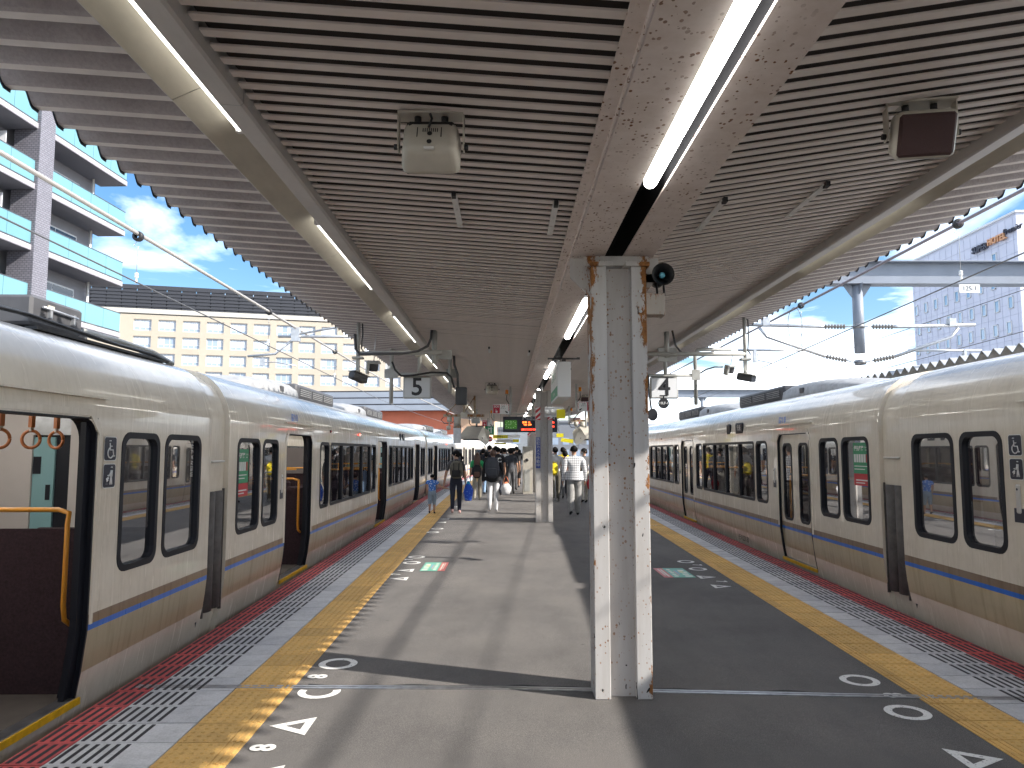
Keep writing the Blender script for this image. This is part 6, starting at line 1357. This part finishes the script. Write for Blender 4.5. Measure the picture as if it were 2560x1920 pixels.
_p = [o for o in COL.objects if o.get('label', '').startswith('man in white checked')][0]; obj('shirt_hem', sh, pld, _p)
person('person in yellow top and dark trousers, turned slightly right', 2.02, 26.4, 1.70, D('yellow', 'navy', 'lightgrey'), .25, R(-12), None, 'short', 'long', 'short')
backpack('dark grey backpack on the person in yellow', 1.90, 26.2, 1.2, .36, .52, .2, C_['slate'], C_['darkgrey'])
person('person in white shirt and dull olive trousers beside the second column', 1.56, 23.55, 1.70, D('white', 'olive', 'beige'), .2, 0, None, 'short', 'long', 'short', baggy=1.2)
backpack('yellow backpack on the person in white shirt near the column', 1.50, 23.35, 1.1, .26, .4, .14, C_['yellow'], C_['yellow'])
person('person in dark jacket and cap with a white face mask', 2.42, 23.0, 1.66, D('darkgrey', 'beige', 'black'), .15, R(12), None, 'long', 'long', 'short', head_yaw=R(100))
mk = MB(); mk.sphere((-.045, .02, 1.52), .06, .055, .045, 10, 7); _p = [o for o in COL.objects if o.get('label', '').startswith('person in dark jacket')][0]; obj('face_mask', mk, M['white'], _p)
hand_bag('red bag carried beside the masked person', 2.60, 22.95, .85, .26, .36, .14, C_['red'], C_['red'])
person('person in brown jacket behind the checked shirt', 1.98, 24.9, 1.58, D('brown', 'darkgrey', 'black'), .2, 0, None, 'long', 'long', 'bob')
person('far man in dark shirt between the yellow top and the column', 1.80, 30.0, 1.70, D('slate', 'darkgrey', 'black'), .2, 0, None, 'short', 'long', 'short')
person('farthest person in black on the right-hand side', 2.6, 33.0, 1.68, D('black', 'darkgrey', 'black'), .2, 0, None, 'short', 'long', 'short')

for i, (x, y, h, s_, p_, hr, lab) in enumerate(((-.28, 26.5, 1.70, 'black', 'navy', 'short', 'dark-haired person in black just beyond the large grey backpack'), (.18, 27.5, 1.66, 'slate', 'darkgrey', 'bob', 'person in slate top left of the utility cabinet'), (-.5, 31.6, 1.72, 'darkgrey', 'black', 'short', 'tall person in dark grey between navy and grey shirts'), (.30, 30.2, 1.70, 'black', 'darkgrey', 'short', 'person in black between the white shirts and the broad man'))):
    person(lab, x, y, h, D(s_, p_, 'black'), .18*(1 if i % 2 else -1), R(random.uniform(-8, 8)), None, 'short', 'long', hr, baggy=1.15)
# more of the crowd, deep in the middle distance
for i, (x, y, h, s_, p_, hr, lab) in enumerate(((-.95, 31.0, 1.66, 'black', 'darkgrey', 'bob', 'person in black left of the navy shirt'), (-.15, 35.0, 1.72, 'slate', 'navy', 'short', 'tall dark-haired person behind the white shirts'), (.62, 35.5, 1.64, 'black', 'darkgrey', 'bob', 'person in black right of the broad man'),
    (-.55, 36.5, 1.70, 'darkgrey', 'navy', 'short', 'person in dark grey at the far left of the crowd'), (.25, 37.5, 1.74, 'navy', 'darkgrey', 'short', 'person in navy far back between white shirts'), (1.75, 34.5, 1.68, 'white', 'darkgrey', 'short', 'far person in white beyond the second column'), (2.25, 36.5, 1.72, 'slate', 'navy', 'short', 'far person in slate beyond the yellow top'), (-1.1, 34.0, 1.6, 'charcoal', 'navy', 'long', 'long-haired person beside the left train far back'))):
    person(lab, x, y, h, D(s_, p_, 'black'), .2*(1 if i % 2 else -1), R(random.uniform(-10, 10)), None, 'short', 'long', hr)

bpy.data.scenes.remove(TMP)
